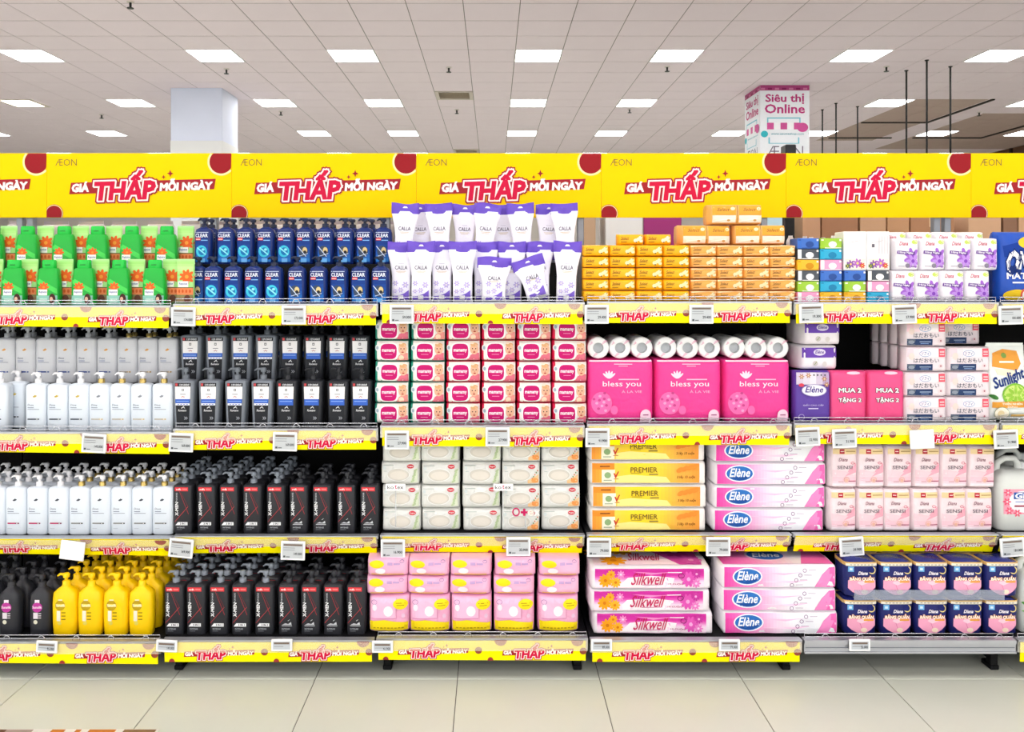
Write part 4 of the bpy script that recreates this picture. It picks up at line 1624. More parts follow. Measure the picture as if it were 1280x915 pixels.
def leaf_wipes(orange, seed):
    w_, h_, d_ = .170, .099, .13
    pw = Pillow(w_, h_, d_, 8, 6, (11, 9), .003, seed)
    pr_ = Proto('wipes_pack', 'wipes', d_)
    pr_.part('pack', pw.geo(M('#dfe0dc', .3, 0, .04, 16, .8, 24)))
    q = pw.print(.0022, .022)
    if orange:
        q.poly([(.03, .008), (.078, .010), (.078, .05), (.058, .036), (.03, .022)], '#f2c694')
        q.ell(.062, .022, .016, .011, '#ec9a54', 10)
        for k in range(5):
            q.ell(.05 + .006 * k, .03 + .009 * k, .003, .004, '#6a8a4a' if k % 2 else '#d87a3a', 6)
    else:
        q.poly([(.046, .010), (.078, .010), (.078, .080), (.066, .06), (.056, .036)], '#dbe3cc')
        for k in range(5):
            q.ell(.058 + .003 * k, .018 + .012 * k, .010, .0045, '#b3c69a', 8, rot=.6 + .5 * (k % 2))
    q.ring(-.006, .046, .050, .029, .0022, '#fbfbf8', 26)
    q.ell(-.006, .046, .046, .025, '#cfcac0', 24)
    q.ell(-.004, .044, .038, .018, '#dcd6cc', 20)
    q.ell(.048, .083, .016, .009, '#c63a48', 14)
    q.text('Huggies', .048, .083, .024, .006, '#f8eeea', .02, .1)
    q.rect(-.074, .0865, -.026, .089, '#a9b4ae')
    q.ell(-.068, .076, .007, .008, '#cfd8d8', 8)
    q.rect(-.07, .060, -.056, .062, '#a9b8b4')
    pr_.part('face_print', q)
    return pr_


wg, wo = [leaf_wipes(False, k) for k in (1, 2)], [leaf_wipes(True, k) for k in (3, 4)]
hw = .1025
for c, px in enumerate([501, 551, 602, 652, 702]):
    for r in range(4):
        (wg if c < 3 else wo)[(r + c) % 2].put(px + R.uniform(-1, 1), fu + .006 + R.uniform(0, .012), zs + .001 + hw * r, f'white wipes pack with {"green leaf" if c < 3 else "orange"} print, {ORD[c]} column from left, {ORD[r]} row up, third shelf', 'white wipes packs',
            rot=(R.uniform(-.005, .01), R.uniform(-.010, .010), R.uniform(-.04, .04)))
# small hanging brand cards clipped before the wipes
for i, (px, py, txt, clear) in enumerate([(494.5, 609, 'kotex', False), (629, 609, 'kotex', False), (657, 640, 'o+ex', True)]):
    fy = fu - .018
    lab = ('small white shelf card in front of the first wipes column', 'small white shelf card between third and fourth wipes columns', 'clear shelf card with crimson lettering before the fourth wipes column')[i]
    t = thing('shelf_card', lab, 'sign', (PX(px, fy), fy, PZ(py, fy)), 0)
    a = .043 if not clear else .064
    cm = M('#fbfafa', .35, 0, .02) if not clear else M('#ffffff', .1, 0, 0, alpha=.10)
    obj('card', G().box(-a, a, -.0012, .0012, -.015 if not clear else -.022, .015 if not clear else .022, cm).mesh('card'), t)
    q = P(lambda x, z: -.0012, .0004, .0002)
    if not clear:
        q.text('ko', -.022, 0, .028, .015, '#2d2a3a', .006)
        q.text('t', .001, .001, .009, .016, '#c2185b', .012)
        q.text('ex', .021, -.002, .026, .011, '#2d2a3a', .006)
    else:
        q.ring(-.042, 0, .017, .019, .006, '#c2185b', 20)
        q.text('+', -.006, -.001, .026, .026, '#c2185b', .05)
        q.text('e', .022, -.003, .024, .024, '#f0e2d8', .03)
        q.text('x', .050, -.003, .022, .022, '#f4efe9', .03)
    obj('card_print', q.mesh('card_print'), t)
    obj('clip', G().box(-.004, .004, .0013, .0115, -.020, -.012, clear_m).box(-.003, .003, .001, .006, -(PZ(py, fy) - zs) + .03, -.012, M('#d8dde0', .2, 0, 0, alpha=.35)).mesh('clip'), t)

# fourth bay: yellow and pink long roll packs
zs = SZ(2, 3)


def long_pack(w_, h_, d_, base, seed, wr=.0025):
    pw = Pillow(w_, h_, d_, 30, 11, (16, 9), wr, seed)
    pr_ = Proto('paper_roll_pack', 'toilet paper', d_)
    pr_.part('wrapper', pw.geo(M(base, .28, 0, .04, 12, .45, 18)))
    return pr_, pw.print(.0022, .04)


def premier(seed):
    pr_, q = long_pack(.512, .1005, .26, '#efeae6', seed)
    x0, x1 = -.246, .226
    q.grad(x0, .008, x1, .094, ['#f29a3a', '#f6cf4e', '#f8d72a', '#f6d63c', '#f4b24a', '#ef9c3e'], 30)
    q.poly([(-.14, .010), (.10, .010), (.08, .034), (-.08, .044), (-.14, .036)], '#fae88c')
    q.rect(x0, .068, -.148, .094, '#ee8f2e')
    q.rect(-.212, .078, -.168, .084, '#8a5420')
    q.rect(-.204, .010, -.146, .066, '#f6efd8')
    q.ell(-.178, .042, .015, .014, '#8fae7a', 12)
    q.poly([(-.153, .050), (-.148, .052), (-.142, .042), (-.132, .060), (-.128, .058), (-.141, .030), (-.145, .030)], '#c8452c')
    q.rect(-.196, .018, -.160, .022, '#9aa88a')
    q.rect(-.152, .024, -.130, .027, '#c8744c')
    q.text('PREMIER', -.018, .066, .118, .022, '#6a5428', .006)
    q.rect(.004, .043, .044, .049, '#9a8440')
    q.rect(-.076, .050, -.030, .052, '#8a7434')
    q.text('3 lớp 10 cuộn', .166, .034, .080, .016, '#7a4c1c', .012, .15)
    for k in range(4):
        q.ell(.14 + .022 * k, .066 + .005 * k, .018, .010, '#ec8c34', 10, rot=.5)
    pr_.part('face_print', q)
    return pr_


def elene(seed, top=False):
    pr_, q = long_pack(.492, .098 if not top else .0975, .26, '#f4eef4', seed)
    h_ = .098 if not top else .0975
    q.grad(-.236, .006, .20, h_ - .006, ['#e84aa6', '#f07cc0', '#f3a4d2', '#f6d4ea', '#f2f0f6', '#eef0f6', '#f0f2f6'], 32)
    q.poly([(-.1, .07), (.02, .058), (.10, .07), (.02, .066)], '#f6c4e2')
    q.poly([(-.08, .03), (.06, .024), (.13, .036), (.04, .034)], '#f8d6ec')
    q.poly([(.196, .006), (.238, .006), (.238, h_ - .006), (.226, h_ - .006), (.206, .05)], '#f2f2f6')
    q.poly([(.150, .006), (.238, .006), (.238, h_ - .006), (.212, h_ - .008), (.182, h_ * .62)], '#ec6ab4')
    q.poly([(.150, .006), (.20, .006), (.226, h_ * .6), (.212, h_ - .008), (.182, h_ * .62)], '#f08cc6')
    q.ell(-.138, h_ * .54, .064, .037, '#f4f0f8', 24)
    q.ell(-.138, h_ * .54, .058, .032, '#2f6fbe', 24)
    q.poly([(-.19, h_ * .45), (-.14, h_ * .36), (-.088, h_ * .47), (-.11, h_ * .28), (-.14, h_ * .23), (-.17, h_ * .30)], '#1c4c98')
    q.text('Elène', -.138, h_ * .58, .090, .036, '#f6f6fa', .02, .3)
    for k in range(4):
        q.ring(.052 + .018 * k, .016 + .021 * k, .0085, .0085, .0022, '#8a5f92', 14)
        q.rect(.068 + .018 * k, .016 + .021 * k, .100 + .018 * k, .0185 + .021 * k, '#b9a9c0')
    pr_.part('face_print', q)
    return pr_


pm_, el = [premier(k) for k in (1, 2)], [elene(k) for k in (3, 4)]
for r in range(4):
    pm_[r % 2].put(810 + (0, 1, 0, -1)[r], fu + .004, zs + .1035 * r, f'yellow paper roll pack with orange ends, {ORD[r]} row up, third shelf', 'yellow paper roll packs', rz=R.uniform(-.008, .008))
    el[r % 2].put(961.5 + (-1, 1, 2, 1)[r], fu + .006, zs + .1015 * r, f'pink and white paper roll pack with blue oval, {ORD[r]} row up, third shelf', 'pink paper roll packs, third shelf', rz=R.uniform(-.008, .008))

# fifth bay: pale pink pad packs
zs = SZ(2, 4)


def sensi(seed):
    w_, h_, d_ = .117, .188, .09
    pw = Pillow(w_, h_, d_, 8, 9, (10, 10), .0022, seed)
    pr_ = Proto('pad_pack', 'sanitary pads', d_)
    pr_.part('pack', pw.geo(M('#efdce1', .3, 0, .03, 14, .6, 24)))
    q = pw.print(.0018, .026)
    q.grad(-.052, .010, .052, .07, ['#f0e2ea', '#f0c0cd', '#f2d8de'], 6, False)
    q.poly([(.0, .05), (.052, .07), (.052, .11), (.02, .08)], '#f0a9ba')
    q.poly([(-.052, .058), (0, .05), (.02, .07), (-.052, .082)], '#f3cad3')
    q.rect(-.052, .150, .052, .174, '#ead0a0')
    q.rect(-.024, .152, -.002, .172, '#b8283c')
    q.rect(-.020, .160, -.006, .164, '#f0d4d4')
    q.rect(.004, .160, .048, .1645, '#b89a64')
    q.text('Diana', -.008, .126, .038, .015, '#8a5a6a', .01, .35)
    q.text('SENSI', .000, .092, .066, .015, '#6f6470', .006)
    q.ring(.034, .112, .008, .006, .002, '#d0506c', 12)
    q.line(.040, .106, .046, .112, .002, '#d0506c')
    q.ring(.008, .038, .013, .012, .002, '#d8b090', 14)
    q.ell(.008, .036, .007, .007, '#e8b8a4', 8)
    q.rect(.016, .030, .050, .034, '#a8506c')
    q.rect(-.03, .028, -.006, .031, '#c9a0ac')
    pr_.part('face_print', q)
    pr_.part('top_fold', G().box(-.05, .05, -.03, .032, h_ - .002, h_ + .003, M('#b9a6a8', .3, 0, .05, 14, .4, 30), .002))
    return pr_


ss = [sensi(k) for k in (1, 2, 3)]
for i, px in enumerate([1054, 1089, 1122, 1157, 1191.5, 1224.5]):
    ss[i % 3].put(px, fu, zs, grid_lab('pale pink pad pack with gold top band', i, 6, 'lower layer, third shelf'), 'pale pink pad packs, lower', rz=R.uniform(-.04, .04))
for i, px in enumerate([1055, 1089.5, 1124, 1158.5, 1193, 1227.5]):
    ss[(i + 1) % 3].put(px, fu + .004, zs + .1915, grid_lab('pale pink pad pack with gold top band', i, 6, 'upper layer, third shelf'), 'pale pink pad packs, upper', rot=(0, R.uniform(-.015, .02), R.uniform(-.04, .04)))


# sixth bay: jerrycans
def jerrycan(label):
    pr_ = Proto('jerrycan', 'detergent', .16)
    can = M('#d6dad6', .35, 0, .04, 10)
    bt = Bottle([(0, .094, .074), (.008, .100, .080), (.20, .100, .080), (.235, .094, .075), (.258, .07, .055), (.262, .05, .04)], 6, 36)
    pr_.part('body', bt.geo(can))
    pr_.part('handle', G().tube([(-.07, 0, .245), (-.062, 0, .285), (-.03, 0, .305), (.015, 0, .305), (.03, 0, .285), (.032, 0, .25)], [.017, .016, .014, .014, .015, .017], can, 10))
    pr_.part('cap', G().cyl(.066, 0, [(.245, .024), (.250, .026), (.285, .026), (.29, .022)], M('#eef0f0', .3), 18), None, 'white screw cap')
    q = bt.print(.0012, .03)
    if label == 'pink':
        q.rect(-.078, .075, .078, .185, '#f0a0b4')
        q.ell(.01, .13, .068, .048, '#f9eef2', 20)
        for fx, fz in ((-.06, .17), (-.055, .09), (.06, .085), (-.02, .08), (-.065, .13)):
            q.flower(fx, fz, .018, '#e8607c', '#f6d0d8', 6, 6)
        q.rect(-.036, .142, .05, .172, '#2456a8')
        q.text('Gift', .006, .157, .07, .024, '#f6f8fb', .04, .1)
        q.rect(-.034, .108, .046, .115, '#9a4058')
        q.rect(-.03, .128, .04, .132, '#7aa0d0')
    else:
        q.rect(-.085, .05, .085, .2, '#dfe9da')
        for k in range(7):
            a = math.pi * (.1 + .13 * k)
            q.poly([(-.03, .07), (-.03 + .085 * math.cos(a) - .006, .07 + .085 * math.sin(a)), (-.03 + .085 * math.cos(a), .074 + .088 * math.sin(a)), (-.018, .07)], '#5a9a4a' if k % 2 else '#82b86a')
    pr_.part('label_print', q)
    return pr_


j1, j2 = jerrycan('pink'), jerrycan('green')
j1.put(1277, fu + .01, SZ(2, 5), 'translucent white jerrycan with pink flower label at the right edge, third shelf')
j1.put(1277, fu + .19, SZ(2, 5), 'translucent white jerrycan standing behind the pink labelled one, third shelf')
j2.put(1307, fb + .01, SZ(3, 5), 'translucent white jerrycan with green aloe label at the right edge, bottom shelf')

# ================================================================== BOTTOM SHELF
zs = SZ(3, 0)


def salon(body, wd, yellow):
    h_ = .205 if yellow else .200
    bt = Bottle([(0, wd - .008, .028), (.006, wd - .004, .032), (.06, wd - .001, .034), (.14, wd, .034), (h_ - .025, wd - .004, .032), (h_ - .010, wd * .62, .026), (h_, .018, .017), (h_ + .004, .016, .015)], 3.0, 32)
    pr_ = Proto('pump_bottle', 'shampoo', .068)
    pr_.part('body', bt.geo(M(body, .3, 0, .06, 12)))
    q = bt.print()
    if yellow:
        q.ell(-.010, .132, .022, .022, '#b89a1e', 18)
        q.rect(-.024, .126, .010, .139, '#f0dc6a')
        q.text('Sunsilk', -.008, .133, .040, .010, '#f8f2d2', .02)
        q.rect(-.018, .153, .0, .158, '#e8e2c0')
        q.rect(-.024, .066, -.008, .110, '#e9e6d0')
        for k in range(3):
            q.rect(-.004, .100 - k * .014, .014, .104 - k * .014, '#8a7a1e')
        q.ell(-.012, .058, .009, .009, '#e0cf5a', 10)
    else:
        q.rect(-.014, .142, .006, .156, '#e8e0e8')
        q.ell(-.004, .124, .022, .021, '#b43a94', 18)
        q.text('Sunsilk', -.004, .125, .040, .010, '#f4e4f0', .02)
        q.rect(-.020, .076, .000, .102, '#dcd6dc')
        for k in range(3):
            q.rect(.002, .096 - k * .009, .014, .100 - k * .009, '#c9c2c9')
        q.ell(-.010, .062, .009, .009, '#d9d8c4', 12)
    pr_.part('label_print', q)
    pm = M(body if yellow else '#2c2d32', .3, 0, .05, 18)
    c, h = pump(h_ + .003, pm, None, .0165, .038, .052)
    pr_.part('collar', c)
    pr_.part('pump', h)
    return pr_


sk, sy = salon('#2e2f34', .047, False), salon('#ffcf08', .0535, True)
for i, px in enumerate([-30, 9, 47.5]):
    for r in range(4):
        sk.put(0, fb + .082 * r, zs, f'black pump bottle with magenta disc, {ORD[i]} column from left, {ROWN[r]}, bottom shelf', 'black pump bottles on the bottom shelf', x=PX(px, fb) + .004 * r)
for i, px in enumerate([78, 110, 142, 174]):
    for r in range(6):
        sy.put(0, fb + .080 * r, zs, f'yellow pump bottle, {ORD[i]} column from left, {"front row" if r == 0 else ORD[r] + " row back"}, bottom shelf', 'yellow pump bottles', x=PX(px, fb) + .007 * r * (1 if r < 2 else .6))
zs = SZ(3, 1)
for i, px in enumerate([217, 244.5, 273, 301, 330, 359.5, 388, 416, 445]):
    for r in range(5 if i < 5 else 3):
        (xa if i < 5 else xb).put(0, fb + .085 * r, zs, f'black pump bottle with {"grey" if i < 5 else "black"} pump, {ORD[i]} column from left, {ROWN[r]}, bottom shelf', 'black boxy pump bottles on the bottom shelf', x=PX(px, fb) + (0 if r == 0 else R.uniform(-.003, .003)), rz=-.03)

# third bay: pink pad bags
zs = SZ(3, 2)


def pink_bag(seed):
    w_, h_, d_ = .176, .156, .16
    pw = Pillow(w_, h_, d_, 5, 7, (12, 11), .004, seed)
    pr_ = Proto('pad_bag', 'sanitary pads', d_)
    pr_.part('bag', pw.geo(M('#f2b2d2', .28, 0, .05, 14, .5, 26)))
    q = pw.print(.003, .024)
    q.poly([(-.080, .012), (.080, .012), (.082, .046), (.03, .050), (-.02, .058), (-.082, .052)], '#f7dc1c')
    for k in range(9):
        q.rect(-.066 + k * .015, .022 + .001 * (k % 2), -.056 + k * .015, .027, '#b59a10')
    q.rect(-.074, .066, .030, .150, '#f5bcd9')
    q.poly([(-.074, .064), (.030, .064), (.030, .067), (-.074, .067)], '#d98ab4')
    q.rect(.032, .064, .034, .15, '#e296be')
    q.ell(-.002, .096, .020, .022, '#f8f2f4', 14)
    q.ell(.050, .126, .032, .022, '#f7dc1c', 16)
    q.rect(.030, .129, .070, .132, '#a88c10')
    q.rect(.034, .120, .066, .123, '#a88c10')
    q.ring(-.062, .134, .013, .010, .002, '#9a86b4', 12)
    q.ell(-.060, .112, .010, .014, '#f8e4ee', 10)
    q.ell(.062, .078, .008, .010, '#e9c4dc', 10)
    pr_.part('face_print', q)
    return pr_


def pink_lying(seed):
    w_, h_, d_ = .178, .0765, .17
    pw = Pillow(w_, h_, d_, 6, 5, (12, 9), .004, seed)
    pr_ = Proto('pad_bag', 'sanitary pads', d_)
    pr_.part('bag', pw.geo(M('#f2b6d4', .28, 0, .05, 14, .5, 26)))
    q = pw.print(.003, .024)
    q.ell(-.046, .054, .032, .016, '#f7dc1c', 16)
    q.rect(.0, .050, .022, .062, '#c4a4d0')
    q.rect(.026, .052, .054, .060, '#c4a4d0')
    q.ell(-.030, .026, .022, .012, '#f8e8f0', 12)
    q.rect(-.07, .010, .07, .014, '#f3c94a')
    q.ring(.062, .066, .010, .006, .0018, '#9a86b4', 10)
    pr_.part('face_print', q)
    return pr_


pb, pc = [pink_bag(k) for k in (1, 2, 3)], [pink_lying(k) for k in (4, 5, 6)]
for i, px in enumerate([486, 537, 589, 643, 698]):
    pb[i % 3].put(px, fb, zs, grid_lab('pink pad bag with yellow base', i, 5, 'standing on the bottom shelf'), 'standing pink pad bags', rz=R.uniform(-.03, .03))
    pc[i % 3].put(px - 3 + i, fb + .010, zs + .158, grid_lab('pink pad bag lying flat with yellow spot', i, 5, 'lower lying layer, bottom shelf'), 'lying pink pad bags, lower', rz=R.uniform(-.05, .05))
    pc[(i + 1) % 3].put(px - 2 + i, fb + .016, zs + .2353, grid_lab('pink pad bag lying flat with yellow spot', i, 5, 'topmost lying layer, bottom shelf'), 'lying pink pad bags, upper', rot=(0, R.uniform(-.004, .004), R.uniform(-.04, .04)))

# fourth bay: flower roll packs and pink roll packs
zs = SZ(3, 3)


def silk(seed):
    pr_, q = long_pack(.515, .095, .28, '#ebe4ea', seed, .003)
    x0, x1, h_ = -.240, .226, .095
    q.grad(x0, .006, x1, h_ - .006, ['#f6e2ee', '#f4d6ea', '#d83aa6', '#c42a96'], 14, False)
    q.poly([(-.14, .012), (.09, .012), (.10, .05), (.0, .060), (-.10, .052)], '#faf2f6')
    q.poly([(-.08, .078), (.0, .064), (.12, .078), (.02, .072)], '#ee8cc8')
    q.flower(-.196, .040, .030, '#f5a21e', '#d87a12', 10, 8)
    q.flower(-.152, .032, .024, '#f7b02c', '#d87a12', 10, 8)
    q.flower(-.172, .066, .020, '#f2a62a', '#d87a12', 9, 8)
    q.flower(-.130, .066, .018, '#ef8ac6', '#f6d0e4', 8, 7)
    q.flower(.160, .046, .034, '#d854b0', '#f2a0d2', 10, 8)
    q.flower(.194, .068, .020, '#c43a9c', '#f2a0d2', 9, 7)
    q.flower(.192, .028, .020, '#e27cc2', '#f8c8e4', 8, 7)
    q.text('Silkwell', -.012, .048, .150, .050, '#c2245c', .006, .45)
    q.rect(-.04, .022, .05, .025, '#c88aa8')
    q.text('10 CUỘN', .104, .026, .060, .010, '#a8306c', .015)
    q.rect(.07, .074, .13, .078, '#f8d8ea')
    q.ring(.128, .062, .014, .011, .003, '#8c1c66', 14)
    pr_.part('face_print', q)
    return pr_


sl, el2 = [silk(k) for k in (1, 2)], [elene(k, True) for k in (5, 6)]
for r in range(3):
    a_ = sl[r % 2].put(813.5 + (3, -1, 0)[r], fb + .004, zs + .096 * r, f'pink flower printed paper roll pack, {ORD[r]} row up, bottom shelf', 'flower paper roll packs', rz=R.uniform(-.008, .008))
    b_ = el2[r % 2].put(974 + (2, 0, 0)[r], fb + .004, zs + .0985 * r, f'pink and white paper roll pack with blue oval, {ORD[r]} row up, bottom shelf', 'pink paper roll packs, bottom shelf', rz=R.uniform(-.008, .008))
tops_ = (a_, b_)



def printed_top(t, h_, draw):
    q = P(None, .0012, .0003)
    draw(q)
    for g in q.islands():
        g.v = [(x, z, h_ - y) for x, y, z in g.v]
        obj('top_print', g.mesh('top_print'), t)


def silk_top(q):
    q.rect(-.240, -.11, .226, .11, '#f4dcec')
    q.poly([(.0, .11), (.226, .11), (.226, -.11), (.13, -.11), (.06, .02)], '#cf46a4')
    for fx, fz, r, c, m in ((-.20, .05, .07, '#f5a21e', '#d87a12'), (-.10, .07, .06, '#f7b02c', '#d87a12'), (-.15, -.06, .06, '#f5a21e', '#d87a12'), (.14, .05, .07, '#b8308c', '#f2a0d2'), (.19, -.06, .05, '#d854b0', '#f2a0d2')):
        q.flower(fx, fz, r, c, m, 9, 8)
    q.text('Silkwell', -.01, -.02, .15, .09, '#c2245c', .006, .45)


def elene_top(q):
    q.grad(-.236, -.11, .20, .11, ['#ec5eb0', '#f07cc0', '#f4b4da', '#f2e4f0', '#f2e8f2'], 20)
    q.poly([(.10, -.11), (.238, -.11), (.238, .11), (.18, .11)], '#ec6ab4')
    q.ell(-.02, .0, .09, .07, '#f2d0e6', 24)
    q.ell(-.02, .0, .08, .06, '#2f5fb0', 24)
    q.text('Elène', -.02, .0, .12, .05, '#f6f6fa', .02, .3)


printed_top(tops_[0], .095, silk_top)
printed_top(tops_[1], .0975, elene_top)

# fifth bay: navy pad bags with a gold rim
zs = SZ(3, 4)


def night_bag(seed, puff=.032):
    w_, h_, d_ = .146, .142, .12
    pr_ = Proto('pad_bag', 'sanitary pads', d_)
    bt = Bottle([(0, w_ / 2 - .010, d_ / 2 - .008), (.004, w_ / 2 - .006, d_ / 2 - .004), (.05, w_ / 2 - .004, d_ / 2 - .002), (h_, w_ / 2, d_ / 2)], 7, 36)
    pr_.part('bag', bt.geo(M('#22286c', .28, 0, .06, 14, .45, 26)))
    rim = G()
    n = 40
    rings = []
    for dz, k in ((-.010, 1.006), (.004, 1.012), (.004, .985), (-.006, .97)):
        rings.append([])
        a, d = w_ / 2 * k, d_ / 2 * k
        for j in range(n):
            t = 2 * math.pi * j / n
            c, q_ = math.cos(t), math.sin(t)
            m = (abs(c) ** 7 + abs(q_) ** 7) ** (-1 / 7)
            rings[-1].append((a * c * m, d * q_ * m, h_ + dz))
    rim.loft(rings, M('#d8b06a', .3, .2, .05, 18), True, (False, False))
    pr_.part('rim', rim, None, 'gold coloured rim')
    topm = Pillow(w_ * .9, d_ * .88, puff, 3, 3, (8, 8), .006, seed)
    tg = topm.geo(M('#262c78', .25, 0, .06, 14, .6, 40))
    tg.v = [(x, z - d_ * .44, h_ - .004 - y) for x, y, z in tg.v]
    pr_.part('inner_bag', tg)
    q = bt.print(.0016, .024)
    q.rect(-.066, h_ - .012, .066, h_ - .001, '#e9e2d2')
    for k in range(7):
        q.rect(-.05 + k * .015, h_ - .008, -.041 + k * .015, h_ - .005, '#8a8270')
    q.rect(-.058, .106, -.034, .128, '#6fb0e4')
    q.rect(-.052, .112, -.040, .122, '#cfe4f6')
    q.ring(.044, .112, .016, .016, .0045, '#e8d48a', 16)
    q.ell(.038, .116, .014, .014, '#22286c', 14)
    q.text('Diana', .004, .100, .040, .014, '#f4eef4', .03, .3)
    q.poly([(-.058, .070), (.058, .070), (.060, .040), (.040, .020), (.018, .006), (-.012, .006), (-.04, .02), (-.058, .036)], '#f2a6c4')
    q.poly([(-.02, .058), (.0, .048), (.03, .060), (.02, .066), (-.014, .066)], '#f8cede')
    q.line(-.006, .05, .004, .024, .002, '#d87a9e')
    q.ell(.012, .020, .014, .010, '#f4e0c8', 10)
    q.text('BĂNG QUẦN', 0, .078, .104, .022, '#fbf6ee', .035, .08, 0, outlines=[(.10, '#e08a2c')])
    q.rect(.010, .060, .052, .067, '#e8a23a')
    pr_.part('label_print', q)
    return pr_


nb_, nt_ = [night_bag(k) for k in (1, 2)], [night_bag(k, .075) for k in (3, 4)]
for i, px in enumerate([1076.5, 1121, 1165, 1209, 1253]):
    for r in range(2 if i < 4 else 1):
        nb_[(i + r) % 2].put(px, fb + .004 + .126 * r, zs, grid_lab(f'navy gold-rimmed pad bag{"" if r == 0 else " behind"}', i, 5, 'lower layer, bottom shelf'), 'navy pad bags, lower layer', rz=R.uniform(-.012, .012))
for i, (px, dz) in enumerate([(1077, .0), (1121.2, .003), (1165.2, .0), (1209.4, -.0), (1253.6, .002)]):
    for r in range(2 if i < 4 else 1):
        (nt_ if r else nb_)[(i + r + 1) % 2].put(px + (1 if r else 0), fb - .004 + .128 * r, zs + .166, grid_lab(f'navy gold-rimmed pad bag{"" if r == 0 else " behind"}', i, 5, 'upper layer, bottom shelf'), 'navy pad bags, upper layer', rz=R.uniform(-.012, .012))
# clear tray edge between the two layers
t = thing('clear_tray', 'clear plastic tray edge between the two layers of navy pad bags', 'tray', (PX(1160, fb), fb - .012, zs + .142), 0)
tm_ = M('#b9c2d4', .15, 0, 0, alpha=.35)
obj('lip', G().box(-.32, .32, 0, .002, .012, .055, tm_).mesh('lip'), t)
obj('floor_sheet', G().box(-.32, .32, .002, .30, .021, .0235, tm_).mesh('floor_sheet'), t)

# ================================================================== BEYOND THE SHELVES
# goods on the top shelf of the far side of the gondola
t = thing('far_side_shelf', 'top shelf board on the far side of the gondola, mostly hidden', 'shelf', (.4, 0, 1.60), 0)
obj('board', G().box(-3.6, 3.6, 4.12, 4.60, -.03, 0, board_m, .003).mesh('board'), t)
obj('back_panel', G().box(-3.6, 3.6, 4.118, 4.122, -1.5, -.03, steel).mesh('back_panel'), t)
obj('bracket', G().box(-3.6, 3.6, 4.12, 4.30, -1.6, -1.5, steel).mesh('bracket'), t)
cap_b = Bottle([(0, .034, .030), (.005, .037, .033), (.20, .037, .033), (.23, .03, .027), (.245, .017, .017), (.25, .015, .015)], 3, 20)
wb = Proto('white_bottle', 'bottle', .066)
wb.part('body', cap_b.geo(M('#f0eef2', .25, 0, .03, 14)))
wb.part('cap', G().cyl(0, 0, [(.248, .019), (.262, .021), (.276, .019), (.292, .011), (.30, .010)], M('#f4eef2', .3), 14))
for i, px in enumerate([991, 1009, 1017, 1032, 1045, 1054, 1061, 1067, 1078, 1085, 1091, 1099, 1106, 1114, 1121]):
    d = 4.16 + .072 * (i % 4)
    wb.put(px, d, 1.6002 + .012 * 0, f'white capped bottle on the far side of the gondola, {ORD[i]} from left', 'white bottles on the far side')
wpk = Pillow(.13, .36, .10, 6, 4, (8, 8), .004, 3)
wp = Proto('white_pouch', 'pouch', .10)
wp.part('pouch', wpk.geo(M('#dedbe6', .3, 0, .05, 12, .4, 20)))
wp.part('top_seal', G().box(-.062, .062, -.002, .002, .355, .375, M('#cfc8e0', .3)))
for i, px in enumerate([238, 275, 312, 349, 386, 423, 460, 497]):
    wp.put(px, 4.16 + .02 * (i % 2), 1.6002, f'white pouch on the far side seen between navy pumps, {ORD[i]} from left', 'white pouches on the far side')
for i, px in enumerate([20, 64, 108, 150, 196]):
    wp.put(px, 4.16 + .02 * (i % 2), 1.6002, f'white pouch on the far side behind the green bottles, {ORD[i]} from left', 'white pouches behind green bottles')

# a neighbouring gondola with cardboard boxes on top
t = thing('stock_gondola', 'dark neighbouring gondola carrying cardboard stock boxes, behind the shelves', 'shelving', (2.9, 6.5, 0), 0)
obj('carcass', G().box(-2.6, 3.0, 0, .8, 0, 1.83, M('#4a4a4e', .6, 0, .05, 6), .01).mesh('carcass'), t)
obj('top_board', G().box(-2.65, 3.05, -.03, .83, 1.83, 1.86, M('#8d8f92', .5, .2), .004).mesh('top_board'), t)
xs = [(1003, 1026, '#c79a78'), (1027, 1073, '#a8795a'), (1075, 1108, '#c99f7c'), (1109, 1137, '#c2946e'), (1138, 1193, '#b08160'), (1210, 1252, '#cfa684'), (1254, 1272, '#8d6a54'), (1273, 1310, '#c99f7c'), (727, 745, '#c9a88a')]
for i, (a, b_, c) in enumerate(xs):
    xa_, xb_ = PX(a, 6.6), PX(b_, 6.6)
    lab = f'brown cardboard stock box beyond the banner, {ORD[i]} from left' if i < 8 else 'tan cardboard box beyond the tissue packs, left of the white carton'
    t = thing('cardboard_box', lab, 'box', ((xa_ + xb_) / 2, 6.6, 1.861), 0, 'cardboard stock boxes')
    hw_ = (xb_ - xa_) / 2 - .002
    hh_ = .42 if i != 4 else .30
    obj('carton', G().box(-hw_, hw_, 0, .4, 0, hh_, M(c, .75, 0, .06, 8), .004).mesh('carton'), t)
    obj('tape', G().box(-.025, .025, -.0012, .4, hh_ - .08, hh_ + .0008, M('#d9b992', .4)).mesh('tape'), t)
t = thing('white_carton', 'large white carton beyond the yellow tissue packs', 'box', (PX(780, 6.6), 6.6, 1.861), 0)
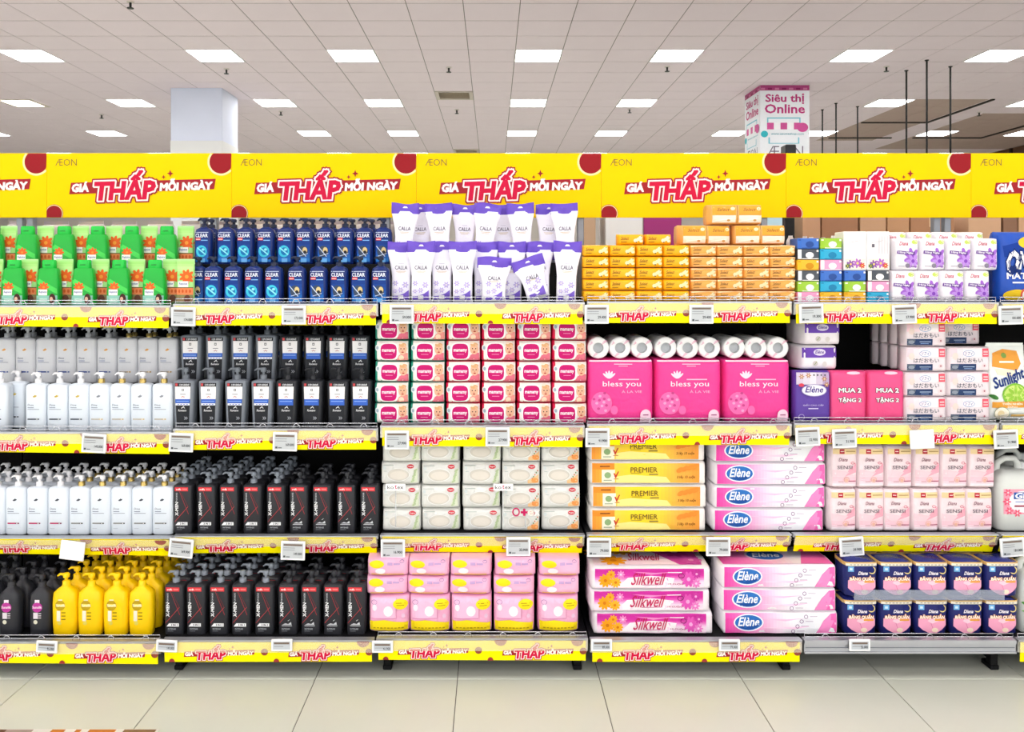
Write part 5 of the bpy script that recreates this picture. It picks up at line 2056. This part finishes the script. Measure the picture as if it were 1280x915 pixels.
obj('carton', G().box(-.145, .145, 0, .4, 0, .45, M('#f2f1ee', .6, 0, .03, 8), .004).mesh('carton'), t)
obj('tape', G().box(-.025, .025, -.0012, .4, .37, .4508, M('#e4e2dc', .4)).mesh('tape'), t)
t = thing('pink_sign', 'magenta sign panel beyond the wrapped tissue pile', 'sign', (PX(829, 6.6), 6.62, 1.861), 0)
obj('panel', G().box(-.15, .15, 0, .03, .02, .46, M('#a8327c', .4, 0, .05, 6), .003).mesh('panel'), t)
obj('base', G().box(-.08, .08, -.03, .06, 0, .02, steel, .003).mesh('base'), t)
t = thing('blue_carton', 'pale blue carton beyond the end of the orange tissue pile', 'box', (PX(965, 6.6), 6.6, 1.861), 0)
obj('carton', G().box(-.10, .10, 0, .4, 0, .44, M('#c4e6f2', .5, 0, .04, 8), .004).mesh('carton'), t)
obj('tape', G().box(-.025, .025, -.0012, .4, .36, .4408, M('#e6f2f6', .4)).mesh('tape'), t)
t = thing('black_post', 'black display post with a small head rising above the banner by the poster column', 'post', (PX(987.5, 5.6), 5.6, 0), 0)
obj('post', G().box(-.032, .032, 0, .06, 0, 2.5, M('#17171a', .5), .004).mesh('post'), t)
obj('head', G().box(-.036, .036, -.02, .08, PZ(191, 5.6) - .05, PZ(181, 5.6), M('#1c1d22', .35), .006).mesh('head'), t)
obj('foot_plate', G().box(-.15, .15, -.12, .18, 0, .015, steel, .003).mesh('foot_plate'), t)

# printed floor sticker, only its far edge is in view
t = thing('floor_sticker', 'brown and orange printed floor sticker whose far edge shows at bottom left', 'sticker', (-1.58, 2.82, .0005), 0)
g = G().box(-.33, .33, -.3, .3, 0, .001, M('#e6e2dc', .35, 0, .05, 8))
obj('vinyl', g.mesh('vinyl'), t)
g = G()
for x0, x1, c in ((-.33, -.24, '#6a4630'), (-.24, -.14, '#a8948a'), (-.07, -.02, '#c8762c'), (.02, .04, '#c8762c'), (.07, .17, '#c8762c'), (.20, .32, '#8a6a4a')):
    g.box(x0, x1, -.28, .298, .001, .0014, M(c, .4, 0, .1, 20))
obj('colour_print', g.mesh('colour_print'), t)
